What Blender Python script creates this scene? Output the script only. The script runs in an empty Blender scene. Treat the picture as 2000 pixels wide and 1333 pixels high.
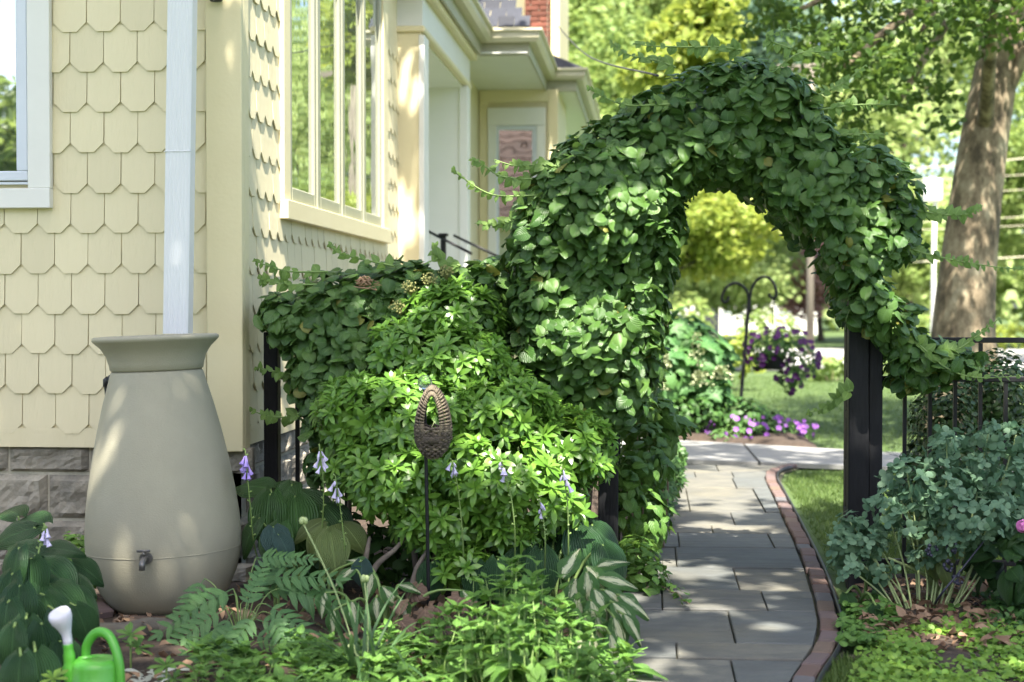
import bpy, math, random
import numpy as np
from mathutils import Vector, Matrix, noise as mnoise

random.seed(7)
RNG = np.random.default_rng(11)
SC = bpy.context.scene
COL = SC.collection

# ------------------------------------------------------------------ camera
FPX, CX, CY, HC = 3000.0, 1000.0, 666.5, 1.30
YAW = math.atan(270 / 3000.0)
PITCH = math.atan(66.5 / 3000.0)
cam_d = bpy.data.cameras.new('camera')
cam = bpy.data.objects.new('camera', cam_d)
COL.objects.link(cam)
cam.location = (0, 0, HC)
cam.rotation_euler = (math.pi / 2 - PITCH, 0, YAW)
cam_d.sensor_width = 36
cam_d.lens = FPX / 2000 * 36
cam_d.clip_start = 0.05
cam_d.clip_end = 3000
cam_d.dof.use_dof = True
cam_d.dof.focus_distance = 6.9
cam_d.dof.aperture_fstop = 2.4
SC.camera = cam

# ------------------------------------------------------------------ sky, sun, exposure
SUN_TO = Vector((0.13, -0.62, 1.12)).normalized()
elev = math.asin(SUN_TO.z)
world = bpy.data.worlds.new('World')
SC.world = world
world.use_nodes = True
wn = world.node_tree.nodes
sky = wn.new('ShaderNodeTexSky')
sky.sky_type = 'NISHITA'
sky.sun_disc = False
sky.dust_density = 3.0
sky.air_density = 0.9
sky.sun_elevation = elev
sky.sun_rotation = math.atan2(SUN_TO.x, SUN_TO.y)
world.node_tree.links.new(sky.outputs[0], wn['Background'].inputs[0])
wn['Background'].inputs[1].default_value = 0.115
sun_d = bpy.data.lights.new('sun', 'SUN')
sun_d.energy = 5.0
sun_d.angle = math.radians(0.5)
sun_d.color = (1.0, 0.93, 0.82)
sun = bpy.data.objects.new('sun', sun_d)
COL.objects.link(sun)
sun.location = (-4, -6, 20)
sun.rotation_euler = SUN_TO.to_track_quat('Z', 'Y').to_euler()
SC.view_settings.view_transform = 'Standard'
SC.view_settings.look = 'None'
SC.view_settings.gamma = 1.0
SC.view_settings.use_curve_mapping = False
SC.view_settings.exposure = 2.0
SC.render.engine = 'CYCLES'
SC.cycles.use_denoising = True
SC.cycles.max_bounces = 8
SC.cycles.transparent_max_bounces = 8
SC.cycles.sample_clamp_indirect = 8
SC.render.film_transparent = False

# ------------------------------------------------------------------ pixel -> place
RMAT = np.array(cam.rotation_euler.to_matrix())


def ray(px, py):
    v = np.array(((px - CX) / FPX, -(py - CY) / FPX, -1.0))
    return RMAT @ v                                  # unit depth along the optical axis


def at(px, py, d):
    r = ray(px, py) * d
    return Vector((r[0], r[1], HC + r[2]))


def on_z(px, py, z=0.0):
    r = ray(px, py)
    t = (z - HC) / r[2]
    return Vector((r[0] * t, r[1] * t, z))


def on_y(px, py, y):
    r = ray(px, py)
    t = y / r[1]
    return Vector((r[0] * t, y, HC + r[2] * t))


def on_x(px, py, x):
    r = ray(px, py)
    t = x / r[0]
    return Vector((x, r[1] * t, HC + r[2] * t))


def project(P):
    q = (np.asarray(P) - np.array((0, 0, HC))) @ RMAT
    d = -q[:, 2]
    return CX + FPX * q[:, 0] / d, CY - FPX * q[:, 1] / d, d


# ------------------------------------------------------------------ materials
MATS = {}


def newmat(name):
    m = bpy.data.materials.new(name)
    m.use_nodes = True
    MATS[name] = m
    nt = m.node_tree
    return m, nt, nt.nodes['Principled BSDF'], nt.links


def nd(nt, t, **kw):
    n = nt.nodes.new(t)
    for k, v in kw.items():
        setattr(n, k, v)
    return n


def math_n(nt, op, a, b=None, c=None):
    n = nt.nodes.new('ShaderNodeMath')
    n.operation = op
    for i, v in enumerate((a, b, c)):
        if v is None:
            continue
        if isinstance(v, (int, float)):
            n.inputs[i].default_value = v
        else:
            nt.links.new(v, n.inputs[i])
    return n.outputs[0]


def mixc(nt, fac, a, b, blend='MIX'):
    n = nt.nodes.new('ShaderNodeMix')
    n.data_type = 'RGBA'
    n.blend_type = blend
    for s, v in ((n.inputs[0], fac), (n.inputs[6], a), (n.inputs[7], b)):
        if isinstance(v, (int, float)):
            s.default_value = v
        elif isinstance(v, (tuple, list)):
            s.default_value = (*v[:3], 1)
        else:
            nt.links.new(v, s)
    return n.outputs[2]


def mat(name, c, c2=None, rough=0.6, scale=8.0, detail=4, bump=0.0, bscale=None, metal=0.0, spec=0.5, rnd=0.0, stretch=None, obj_coord=True, coat=0.0):
    """a plain surface: two tones mixed by noise, fine bump, and an optional per-object brightness spread"""
    m, nt, bs, ln = newmat(name)
    tc = nd(nt, 'ShaderNodeTexCoord')
    src = tc.outputs['Object']
    if not obj_coord:
        src = nd(nt, 'ShaderNodeNewGeometry').outputs['Position']
    if stretch:
        mp = nd(nt, 'ShaderNodeMapping')
        mp.inputs['Scale'].default_value = stretch
        ln.new(src, mp.inputs[0])
        src = mp.outputs[0]
    nz = nd(nt, 'ShaderNodeTexNoise')
    nz.inputs['Scale'].default_value = scale
    nz.inputs['Detail'].default_value = detail
    nz.inputs['Roughness'].default_value = 0.65
    ln.new(src, nz.inputs['Vector'])
    c2 = c2 or tuple(x * 0.8 for x in c)
    ramp = nd(nt, 'ShaderNodeMapRange')
    ramp.inputs[1].default_value = 0.3
    ramp.inputs[2].default_value = 0.7
    ln.new(nz.outputs['Fac'], ramp.inputs[0])
    col = mixc(nt, ramp.outputs[0], c, c2)
    if rnd:
        oi = nd(nt, 'ShaderNodeObjectInfo')
        hsv = nd(nt, 'ShaderNodeHueSaturation')
        v = math_n(nt, 'MULTIPLY_ADD', oi.outputs['Random'], 2 * rnd, 1 - rnd)
        ln.new(v, hsv.inputs['Value'])
        ln.new(col, hsv.inputs['Color'])
        col = hsv.outputs[0]
    ln.new(col, bs.inputs['Base Color'])
    bs.inputs['Roughness'].default_value = rough
    bs.inputs['Metallic'].default_value = metal
    bs.inputs['Specular IOR Level'].default_value = spec
    bs.inputs['Coat Weight'].default_value = coat
    if bump:
        nb = nd(nt, 'ShaderNodeTexNoise')
        nb.inputs['Scale'].default_value = bscale or scale * 4
        nb.inputs['Detail'].default_value = 5
        ln.new(src, nb.inputs['Vector'])
        b = nd(nt, 'ShaderNodeBump')
        b.inputs['Strength'].default_value = bump
        b.inputs['Distance'].default_value = 0.01
        ln.new(nb.outputs['Fac'], b.inputs['Height'])
        ln.new(b.outputs[0], bs.inputs['Normal'])
    return m


def leafmat(name, a, b, trans=0.35, rough=0.45, vein='pinnate', vein_col=None, nv=7, spread=1.0, centre=None, spec=0.4, bump=0.35, tcol=None, old=None):
    """leaf: per-leaf tint between a and b, vein relief from the leaf's own UV, light passing through"""
    m, nt, bs, ln = newmat(name)
    geo = nd(nt, 'ShaderNodeNewGeometry')
    oi = nd(nt, 'ShaderNodeObjectInfo')
    r = math_n(nt, 'FRACT', math_n(nt, 'ADD', geo.outputs['Random Per Island'], oi.outputs['Random']))
    col = mixc(nt, r, a, b)
    if old:
        k = math_n(nt, 'GREATER_THAN', r, 1 - old[1])
        col = mixc(nt, k, col, old[0])
    uv = nd(nt, 'ShaderNodeUVMap')
    sep = nd(nt, 'ShaderNodeSeparateXYZ')
    ln.new(uv.outputs[0], sep.inputs[0])
    u = math_n(nt, 'ABSOLUTE', math_n(nt, 'MULTIPLY_ADD', sep.outputs[0], 2.0, -1.0))
    v = sep.outputs[1]
    nz = nd(nt, 'ShaderNodeTexNoise')
    nz.inputs['Scale'].default_value = 14
    ln.new(geo.outputs['Position'], nz.inputs['Vector'])
    col = mixc(nt, math_n(nt, 'MULTIPLY', nz.outputs['Fac'], 0.5), col, tuple(x * 0.55 for x in a), 'MIX')
    h = None
    if vein:
        if vein == 'pinnate':
            ph = math_n(nt, 'MULTIPLY', math_n(nt, 'SUBTRACT', v, math_n(nt, 'MULTIPLY', u, 0.45)), float(nv))
        else:                                         # parallel ribs that meet at the tip
            ph = math_n(nt, 'MULTIPLY', u, float(nv))
        tri = math_n(nt, 'ABSOLUTE', math_n(nt, 'MULTIPLY_ADD', math_n(nt, 'FRACT', ph), 2.0, -1.0))
        h = math_n(nt, 'SMOOTHSTEP' if False else 'POWER', tri, 3.0 if vein == 'pinnate' else 1.5)
        mid = math_n(nt, 'LESS_THAN', u, 0.05)
        line = math_n(nt, 'MAXIMUM', math_n(nt, 'MULTIPLY', math_n(nt, 'GREATER_THAN', tri, 0.86), 0.55), mid)
        vc = vein_col or tuple(min(1, x * 1.7 + 0.02) for x in b)
        col = mixc(nt, math_n(nt, 'MULTIPLY', line, 0.45), col, vc)
        bmp = nd(nt, 'ShaderNodeBump')
        bmp.inputs['Strength'].default_value = bump
        bmp.inputs['Distance'].default_value = 0.006
        ln.new(math_n(nt, 'MULTIPLY', h, -1.0), bmp.inputs['Height'])
        ln.new(bmp.outputs[0], bs.inputs['Normal'])
    if centre:                                        # pale flame in the middle of a variegated leaf
        n2 = nd(nt, 'ShaderNodeTexNoise')
        n2.inputs['Scale'].default_value = 9
        mp = nd(nt, 'ShaderNodeMapping')
        mp.inputs['Scale'].default_value = (3.5, 0.35, 1)
        ln.new(uv.outputs[0], mp.inputs[0])
        add = nd(nt, 'ShaderNodeVectorMath')
        ln.new(mp.outputs[0], add.inputs[0])
        comb = nd(nt, 'ShaderNodeCombineXYZ')
        ln.new(math_n(nt, 'MULTIPLY', oi.outputs['Random'], 50.0), comb.inputs[0])
        ln.new(comb.outputs[0], add.inputs[1])
        ln.new(add.outputs[0], n2.inputs['Vector'])
        edge = math_n(nt, 'MULTIPLY_ADD', n2.outputs['Fac'], 1.5, -0.46)
        k = nd(nt, 'ShaderNodeMapRange')
        k.inputs[1].default_value = -0.02
        k.inputs[2].default_value = 0.03
        ln.new(math_n(nt, 'SUBTRACT', edge, u), k.inputs[0])
        col = mixc(nt, k.outputs[0], col, centre)
    ln.new(col, bs.inputs['Base Color'])
    bs.inputs['Roughness'].default_value = rough
    bs.inputs['Specular IOR Level'].default_value = spec
    tr = nd(nt, 'ShaderNodeBsdfTranslucent')
    hs = nd(nt, 'ShaderNodeHueSaturation')
    hs.inputs['Hue'].default_value = 0.485
    hs.inputs['Saturation'].default_value = 1.0
    hs.inputs['Value'].default_value = 1.5
    ln.new(col, hs.inputs['Color'])
    ln.new(hs.outputs[0], tr.inputs['Color'])
    mx = nd(nt, 'ShaderNodeMixShader')
    mx.inputs[0].default_value = trans
    ln.new(bs.outputs[0], mx.inputs[1])
    ln.new(tr.outputs[0], mx.inputs[2])
    ln.new(mx.outputs[0], nt.nodes['Material Output'].inputs['Surface'])
    return m


def glassmat(name, fac=0.55, tint=(0.012, 0.014, 0.013)):
    m, nt, bs, ln = newmat(name)
    bs.inputs['Base Color'].default_value = (*tint, 1)
    bs.inputs['Roughness'].default_value = 0.3
    gl = nd(nt, 'ShaderNodeBsdfGlossy')
    gl.inputs['Roughness'].default_value = 0.015
    gl.inputs['Color'].default_value = (0.93, 0.97, 0.96, 1)
    nz = nd(nt, 'ShaderNodeTexNoise')
    nz.inputs['Scale'].default_value = 2.2
    tc = nd(nt, 'ShaderNodeTexCoord')
    ln.new(tc.outputs['Object'], nz.inputs['Vector'])
    b = nd(nt, 'ShaderNodeBump')
    b.inputs['Strength'].default_value = 0.06
    b.inputs['Distance'].default_value = 0.02
    ln.new(nz.outputs['Fac'], b.inputs['Height'])
    ln.new(b.outputs[0], gl.inputs['Normal'])
    mx = nd(nt, 'ShaderNodeMixShader')
    mx.inputs[0].default_value = fac
    ln.new(bs.outputs[0], mx.inputs[1])
    ln.new(gl.outputs[0], mx.inputs[2])
    ln.new(mx.outputs[0], nt.nodes['Material Output'].inputs['Surface'])
    return m


# ------------------------------------------------------------------ mesh building
class MB:
    def __init__(s):
        s.v, s.f, s.smooth = [], [], []

    def add(s, vs, fs, smooth=False):
        b = len(s.v)
        s.v.extend([tuple(x) for x in vs])
        for f in fs:
            s.f.append(tuple(i + b for i in f))
            s.smooth.append(smooth)
        return s

    def box(s, lo, hi, bev=0.0):
        x0, y0, z0 = lo
        x1, y1, z1 = hi
        if bev <= 0:
            s.add([(x0, y0, z0), (x1, y0, z0), (x1, y1, z0), (x0, y1, z0), (x0, y0, z1), (x1, y0, z1), (x1, y1, z1), (x0, y1, z1)],
                  [(0, 3, 2, 1), (4, 5, 6, 7), (0, 1, 5, 4), (1, 2, 6, 5), (2, 3, 7, 6), (3, 0, 4, 7)])
        else:
            ax = [(x0, x1), (y0, y1), (z0, z1)]
            vs, idx = [], {}
            for sx in (0, 1):
                for sy in (0, 1):
                    for sz in (0, 1):
                        for k in range(3):
                            p = [ax[0][sx], ax[1][sy], ax[2][sz]]
                            for j, sg in enumerate((sx, sy, sz)):
                                if j != k:
                                    p[j] += bev * (1 if sg == 0 else -1)
                            idx[sx, sy, sz, k] = len(vs)
                            vs.append(p)
            fs = []
            for k in range(3):
                a, b = [(1, 2), (2, 0), (0, 1)][k]
                for sg in (0, 1):
                    q = []
                    for (u, w) in ((0, 0), (1, 0), (1, 1), (0, 1)):
                        c = [0, 0, 0]
                        c[k], c[a], c[b] = sg, u, w
                        q.append(idx[c[0], c[1], c[2], k])
                    fs.append(tuple(q) if sg else tuple(reversed(q)))
                for u in (0, 1):
                    for w in (0, 1):
                        c0, c1 = [0, 0, 0], [0, 0, 0]
                        c0[a] = c1[a] = u
                        c0[b] = c1[b] = w
                        c1[k] = 1
                        q = (idx[(*c0, a)], idx[(*c1, a)], idx[(*c1, b)], idx[(*c0, b)])
                        fs.append(q if (u == w) else tuple(reversed(q)))
            for sx in (0, 1):
                for sy in (0, 1):
                    for sz in (0, 1):
                        q = tuple(idx[sx, sy, sz, k] for k in range(3))
                        fs.append(q if (sx + sy + sz) % 2 else tuple(reversed(q)))
            s.add(vs, fs)
        return s

    def prism(s, poly, axis, a, b, inset=0.0):
        """2-D polygon pushed along an axis (0,1,2) from a to b"""
        def put(p, t):
            q = list(p)
            q.insert(axis, t)
            return q
        n = len(poly)
        vs = [put(p, a) for p in poly] + [put(p, b) for p in poly]
        fs = [(i, (i + 1) % n, n + (i + 1) % n, n + i) for i in range(n)]
        fs += [tuple(range(n - 1, -1, -1)), tuple(range(n, 2 * n))]
        s.add(vs, fs)
        return s

    def tube(s, pts, rad, n=8, closed=False, cap=True, flat=1.0):
        pts = [Vector(p) for p in pts]
        m = len(pts)
        rad = [rad] * m if isinstance(rad, (int, float)) else list(rad)
        up = Vector((0.13, 0.31, 0.94)).normalized()
        vs = []
        prev = None
        for i, p in enumerate(pts):
            if closed:
                t = pts[(i + 1) % m] - pts[i - 1]
            else:
                t = pts[min(i + 1, m - 1)] - pts[max(i - 1, 0)]
            t = t.normalized() if t.length > 1e-9 else Vector((0, 0, 1))
            if prev is None:
                x = t.cross(up)
                if x.length < 1e-3:
                    x = t.cross(Vector((1, 0, 0)))
            else:
                x = prev - t * prev.dot(t)
            x.normalize()
            prev = x
            y = t.cross(x)
            for k in range(n):
                a = 2 * math.pi * k / n
                vs.append(p + x * (math.cos(a) * rad[i]) + y * (math.sin(a) * rad[i] * flat))
        fs = []
        for i in range(m if closed else m - 1):
            j = (i + 1) % m
            for k in range(n):
                fs.append((i * n + k, i * n + (k + 1) % n, j * n + (k + 1) % n, j * n + k))
        s.add(vs, fs, True)
        if cap and not closed:
            b = len(s.v) - m * n
            s.f.append(tuple(b + k for k in range(n - 1, -1, -1)))
            s.f.append(tuple(b + (m - 1) * n + k for k in range(n)))
            s.smooth += [False, False]
        return s

    def lathe(s, prof, n=32, c=(0, 0, 0)):
        vs = []
        for r, z in prof:
            for k in range(n):
                a = 2 * math.pi * k / n
                vs.append((c[0] + r * math.cos(a), c[1] + r * math.sin(a), c[2] + z))
        fs = []
        for i in range(len(prof) - 1):
            for k in range(n):
                fs.append((i * n + k, i * n + (k + 1) % n, (i + 1) * n + (k + 1) % n, (i + 1) * n + k))
        s.add(vs, fs, True)
        return s

    def mesh(s, name):
        me = bpy.data.meshes.new(name)
        me.from_pydata(s.v, [], s.f)
        me.polygons.foreach_set('use_smooth', s.smooth)
        me.update()
        return me

    def build(s, name, m, parent=None, loc=None):
        me = s.mesh(name)
        return link(name, me, m, parent, loc)


def link(name, me, m, parent=None, loc=None, M=None):
    if m is not None and len(me.materials) == 0:
        me.materials.append(MATS[m] if isinstance(m, str) else m)
    o = bpy.data.objects.new(name, me)
    COL.objects.link(o)
    if M is not None:
        if parent is not None:
            M = parent.matrix_basis.inverted() @ M
        o.matrix_basis = M
    elif loc is not None:
        o.location = loc
    if parent is not None:
        o.parent = parent
    return o


def world_part(mb, name, m, parent):
    """mesh given in world coordinates, parented to a thing whose root is an unrotated Empty (or an unmoved mesh)"""
    me = mb.mesh(name)
    off = Vector((0, 0, 0))
    p = parent
    while p is not None:
        off += p.location
        p = p.parent
    me.transform(Matrix.Translation(-off))
    return link(name, me, m, parent, (0, 0, 0))


def thing(name, label, cat, loc=(0, 0, 0), group=None):
    o = bpy.data.objects.new(name, None)
    COL.objects.link(o)
    o.location = loc
    return tag(o, label, cat, group)


def tag(o, label, cat=None, group=None, kind=None):
    if label:
        o['label'] = label
    if cat:
        o['category'] = cat
    if group:
        o['group'] = group
    if kind:
        o['kind'] = kind
    return o


def structure(name, mb, m, label):
    o = mb.build(name, m)
    o['kind'] = 'structure'
    o['label'] = label
    return o


# ------------------------------------------------------------------ leaves
def leaf_template(name, L=1.0, W=0.8, prof=None, rows=6, cols=4, fold=0.15, droop=0.25, cord=0.0, serr=0.0, wave=0.0, twist=0.0, seed=0):
    """one leaf: base at the origin, tip along +Y, face +Z; returns verts, faces, uv"""
    rs = random.Random(seed)
    prof = prof or [0.25, 0.8, 1.0, 0.85, 0.5, 0.0]
    V, UV = [], []
    for i in range(rows + 1):
        t = i / rows
        x = t * (len(prof) - 1)
        k = min(int(x), len(prof) - 2)
        w = (prof[k] + (prof[k + 1] - prof[k]) * (x - k)) * W * 0.5 * L
        if serr and 0 < i < rows:
            w *= 1 + serr * (1 if i % 2 else -1)
        ang = droop * t
        for j in range(cols + 1):
            u = -1 + 2 * j / cols
            au = abs(u)
            yy = t * L - cord * L * au ** 2 * (1 - t) ** 3
            zz = -droop * L * t * t * 0.5 + fold * w * au ** 1.3 - 0.10 * W * L * au ** 4 + wave * L * math.sin(t * 9 + u * 2 + seed) * au
            V.append((u * w + twist * L * t * t, yy, zz))
            UV.append((0.5 + 0.5 * u, t))
    F = []
    n = cols + 1
    for i in range(rows):
        for j in range(cols):
            F.append((i * n + j, i * n + j + 1, (i + 1) * n + j + 1, (i + 1) * n + j))
    return np.array(V), np.array(F), np.array(UV)


def merge_templates(parts):
    """[(template, 4x4)] -> one template"""
    V, F, U, b = [], [], [], 0
    for (v, f, u), M in parts:
        M = np.array(M)
        V.append(v @ M[:3, :3].T + M[:3, 3])
        F.append(f + b)
        U.append(u)
        b += len(v)
    return np.concatenate(V), np.concatenate(F), np.concatenate(U)


def np_mesh(name, V, F, UV=None, smooth=True):
    me = bpy.data.meshes.new(name)
    k = F.shape[1]
    me.vertices.add(len(V))
    me.vertices.foreach_set('co', V.astype(np.float32).ravel())
    me.loops.add(F.size)
    me.loops.foreach_set('vertex_index', F.astype(np.int32).ravel())
    me.polygons.add(len(F))
    me.polygons.foreach_set('loop_start', (np.arange(len(F)) * k).astype(np.int32))
    me.polygons.foreach_set('loop_total', np.full(len(F), k, np.int32))
    me.polygons.foreach_set('use_smooth', np.full(len(F), smooth))
    if UV is not None:
        l = me.uv_layers.new(name='UVMap')
        l.data.foreach_set('uv', UV[F.ravel()].astype(np.float32).ravel())
    me.update(calc_edges=True)
    return me


def scatter_mesh(name, tpl, M):
    V, F, U = tpl
    n = len(M)
    W = np.einsum('nij,vj->nvi', M[:, :3, :3], V) + M[:, None, :3, 3]
    FF = (F[None] + (np.arange(n) * len(V))[:, None, None]).reshape(-1, F.shape[1])
    return np_mesh(name, W.reshape(-1, 3), FF, np.tile(U, (n, 1)))


def norm(a):
    return a / np.maximum(np.linalg.norm(a, axis=-1, keepdims=True), 1e-9)


def frames(P, N, T, S):
    """positions, normals, tip directions, scales -> (n,4,4)"""
    z = norm(N)
    y = norm(T - (T * z).sum(-1, keepdims=True) * z)
    x = np.cross(y, z)
    M = np.zeros((len(P), 4, 4))
    S = np.asarray(S).reshape(-1, 1) * np.ones((len(P), 1))
    M[:, :3, 0] = x * S
    M[:, :3, 1] = y * S
    M[:, :3, 2] = z * S
    M[:, :3, 3] = P
    M[:, 3, 3] = 1
    return M


def nearest_shown(P, cell, most):
    """indices of the leaves that show largest: the nearest one in each cell of the view"""
    x, y, d = project(P)
    ok = (x > -40) & (x < 2040) & (y > -40) & (y < 1373) & (d > 1)
    key = (np.floor(x / cell).astype(int) * 5000 + np.floor(y / cell).astype(int))
    seen, out = set(), []
    for i in np.argsort(d):
        if ok[i] and key[i] not in seen:
            seen.add(key[i])
            out.append(i)
    out = np.array(out, int)
    if len(out) > most:
        out = np.sort(RNG.permutation(out)[:most])
    return out


def grow(root, tpls, M, m, one='leaf', mass='foliage', most=290, cell=30):
    """leaves onto a plant: the ones that show largest as parts of their own, the rest joined"""
    pick = nearest_shown(M[:, :3, 3], cell, most) if most else np.array([], int)
    kinds = RNG.integers(0, len(tpls), len(M))
    meshes = []
    for t in tpls:
        me = np_mesh(one, *t)
        me.materials.append(MATS[m])
        meshes.append(me)
    inv = np.array(root.matrix_basis.inverted())
    for i in pick:
        o = bpy.data.objects.new(one, meshes[kinds[i]])
        COL.objects.link(o)
        o.parent = root
        o.matrix_basis = Matrix((inv @ M[i]).tolist())
    rest = np.ones(len(M), bool)
    rest[pick] = False
    MM = inv[None] @ M
    V, F, U, b = [], [], [], 0
    for k, t in enumerate(tpls):
        sel = rest & (kinds == k)
        if not sel.any():
            continue
        v, f, u = t
        mm = MM[sel]
        w = (np.einsum('nij,vj->nvi', mm[:, :3, :3], v) + mm[:, None, :3, 3]).reshape(-1, 3)
        ff = (f[None] + (np.arange(len(mm)) * len(v))[:, None, None]).reshape(-1, f.shape[1]) + b
        V.append(w); F.append(ff); U.append(np.tile(u, (len(mm), 1)))
        b += len(w)
    if V:
        me = np_mesh(mass, np.concatenate(V), np.concatenate(F), np.concatenate(U))
        o = link(mass, me, m, root, (0, 0, 0))
        o['kind'] = 'stuff'
    return pick


def blob_points(ells, per_m2, inner=0.35, up_bias=0.0, seed=3):
    """points on (and a little inside) a union of ellipsoids, with outward normals"""
    rg = np.random.default_rng(seed)
    Ps, Ns = [], []
    C = np.array([e[0] for e in ells], float)
    R = np.array([e[1] for e in ells], float)
    for c, r in zip(C, R):
        area = 4 * math.pi * ((r[0] * r[1]) ** 1.6 / 3 + (r[0] * r[2]) ** 1.6 / 3 + (r[1] * r[2]) ** 1.6 / 3) ** (1 / 1.6)
        n = int(area * per_m2)
        u = norm(rg.normal(size=(n, 3)))
        k = 1 - np.abs(rg.normal(size=(n, 1))) * inner * 0.5
        k = np.clip(k, 0.35, 1.05) + rg.normal(size=(n, 1)) * 0.02
        P = c + u * r * k
        N = norm(u / r)
        ins = np.zeros(n, bool)
        for c2, r2 in zip(C, R):
            if (c2 == c).all():
                continue
            ins |= (((P - c2) / r2) ** 2).sum(-1) < 0.62
        Ps.append(P[~ins]); Ns.append(N[~ins])
    P, N = np.concatenate(Ps), np.concatenate(Ns)
    k = P[:, 2] > 0.03
    return P[k], N[k]


def inpoly(P, poly):
    x, y = P[:, 0], P[:, 1]
    ins = np.zeros(len(P), bool)
    n = len(poly)
    for i in range(n):
        x0, y0 = poly[i]
        x1, y1 = poly[(i + 1) % n]
        if y0 == y1:
            continue
        c = ((y0 > y) != (y1 > y)) & (x < (x1 - x0) * (y - y0) / (y1 - y0) + x0)
        ins ^= c
    return ins


def polydist(P, poly):
    best = np.full(len(P), 1e9)
    dirn = np.zeros((len(P), 2))
    n = len(poly)
    for i in range(n):
        a = np.array(poly[i]); b = np.array(poly[(i + 1) % n])
        ab = b - a
        t = np.clip(((P - a) @ ab) / (ab @ ab), 0, 1)
        q = a + t[:, None] * ab
        d = np.linalg.norm(P - q, axis=1)
        k = d < best
        best[k] = d[k]
        dirn[k] = (q - P)[k]
    return best, norm(dirn)


def catmull(pts, k=6):
    pts = [Vector(p) for p in pts]
    out = []
    for i in range(len(pts) - 1):
        p0, p1, p2, p3 = pts[max(i - 1, 0)], pts[i], pts[i + 1], pts[min(i + 2, len(pts) - 1)]
        for j in range(k):
            t = j / k
            out.append(0.5 * ((2 * p1) + (p2 - p0) * t + (2 * p0 - 5 * p1 + 4 * p2 - p3) * t * t + (3 * p1 - p0 - 3 * p2 + p3) * t ** 3))
    out.append(pts[-1])
    return out


# =================================================================== materials used
CREAM = (0.69, 0.62, 0.41)
mat('siding_paint', CREAM, (0.66, 0.59, 0.38), rough=0.55, scale=5, bump=0.25, bscale=60, rnd=0.05, stretch=(1, 1, 0.25))
mat('cream_trim', (0.71, 0.635, 0.40), (0.68, 0.60, 0.37), rough=0.5, scale=3, bump=0.1, bscale=50)
mat('white_trim', (0.74, 0.735, 0.69), (0.70, 0.695, 0.65), rough=0.45, scale=3, bump=0.06, bscale=40)
mat('white_wall', (0.72, 0.72, 0.66), (0.68, 0.68, 0.62), rough=0.55, scale=2)
mat('window_vinyl', (0.62, 0.66, 0.72), (0.58, 0.62, 0.69), rough=0.35, scale=3)
mat('sash_paint', (0.36, 0.36, 0.26), (0.32, 0.32, 0.23), rough=0.4, scale=4)
mat('downspout_metal', (0.70, 0.715, 0.73), (0.66, 0.675, 0.69), rough=0.35, scale=3, stretch=(1, 1, 0.2))
mat('gutter_metal', (0.58, 0.54, 0.38), (0.52, 0.48, 0.34), rough=0.4, scale=3)
mat('fascia_paint', (0.40, 0.39, 0.28), (0.36, 0.35, 0.25), rough=0.5, scale=3)
mat('stone_block', (0.36, 0.33, 0.26), (0.20, 0.185, 0.15), rough=0.9, scale=9, bump=0.9, bscale=40, rnd=0.18)
mat('mortar', (0.46, 0.43, 0.34), (0.36, 0.34, 0.27), rough=0.95, scale=20, bump=0.4)
mat('roof_slate', (0.035, 0.038, 0.05), (0.02, 0.023, 0.03), rough=0.8, scale=25, bump=0.4, rnd=0.3)
mat('brick_red', (0.19, 0.065, 0.042), (0.11, 0.04, 0.028), rough=0.85, scale=15, bump=0.4, rnd=0.4)
glassmat('window_glass', 0.62)
mat('black_metal', (0.007, 0.0075, 0.009), (0.012, 0.0125, 0.014), spec=0.3, rough=0.45, scale=20)
mat('black_paint', (0.007, 0.0075, 0.009), (0.014, 0.0145, 0.016), spec=0.25, rough=0.62, scale=30, bump=0.35, bscale=90, stretch=(1, 1, 0.15))
mat('barrel_plastic', (0.33, 0.315, 0.235), (0.29, 0.275, 0.205), rough=0.58, scale=3, bump=0.16, bscale=160, spec=0.35)
mat('dark_plastic', (0.03, 0.032, 0.035), rough=0.5)
mat('spigot_metal', (0.11, 0.11, 0.11), (0.18, 0.17, 0.15), rough=0.4, metal=0.6)
mat('can_green', (0.09, 0.37, 0.04), (0.08, 0.33, 0.035), rough=0.35, scale=3, spec=0.5)
mat('can_white', (0.66, 0.66, 0.72), (0.58, 0.58, 0.65), rough=0.5, scale=12)
mat('wicker', (0.12, 0.095, 0.07), (0.05, 0.04, 0.03), rough=0.85, scale=60, bump=0.6)
mat('wicker_pale', (0.23, 0.19, 0.13), (0.10, 0.08, 0.055), rough=0.85, scale=60, bump=0.6)
m, nt, bs, ln = newmat('bark_sycamore')
gp = nd(nt, 'ShaderNodeNewGeometry')
mp = nd(nt, 'ShaderNodeMapping'); mp.inputs['Scale'].default_value = (1, 1, 0.55)
ln.new(gp.outputs['Position'], mp.inputs[0])
wv = nd(nt, 'ShaderNodeTexNoise'); wv.inputs['Scale'].default_value = 7; wv.inputs['Detail'].default_value = 6
ln.new(mp.outputs[0], wv.inputs['Vector'])
n1 = nd(nt, 'ShaderNodeTexNoise'); n1.inputs['Scale'].default_value = 5.5; n1.inputs['Detail'].default_value = 7; n1.inputs['Roughness'].default_value = 0.72
ln.new(mp.outputs[0], n1.inputs['Vector'])
cr = nd(nt, 'ShaderNodeValToRGB')
cr.color_ramp.elements[0].position = 0.36; cr.color_ramp.elements[0].color = (0.06, 0.047, 0.03, 1)
cr.color_ramp.elements[1].position = 0.45; cr.color_ramp.elements[1].color = (0.14, 0.11, 0.068, 1)
for p_, c_ in ((0.50, (0.21, 0.165, 0.105)), (0.57, (0.29, 0.24, 0.155)), (0.66, (0.37, 0.325, 0.225))):
    e = cr.color_ramp.elements.new(p_); e.color = (*c_, 1)
ln.new(n1.outputs['Fac'], cr.inputs[0])
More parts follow.
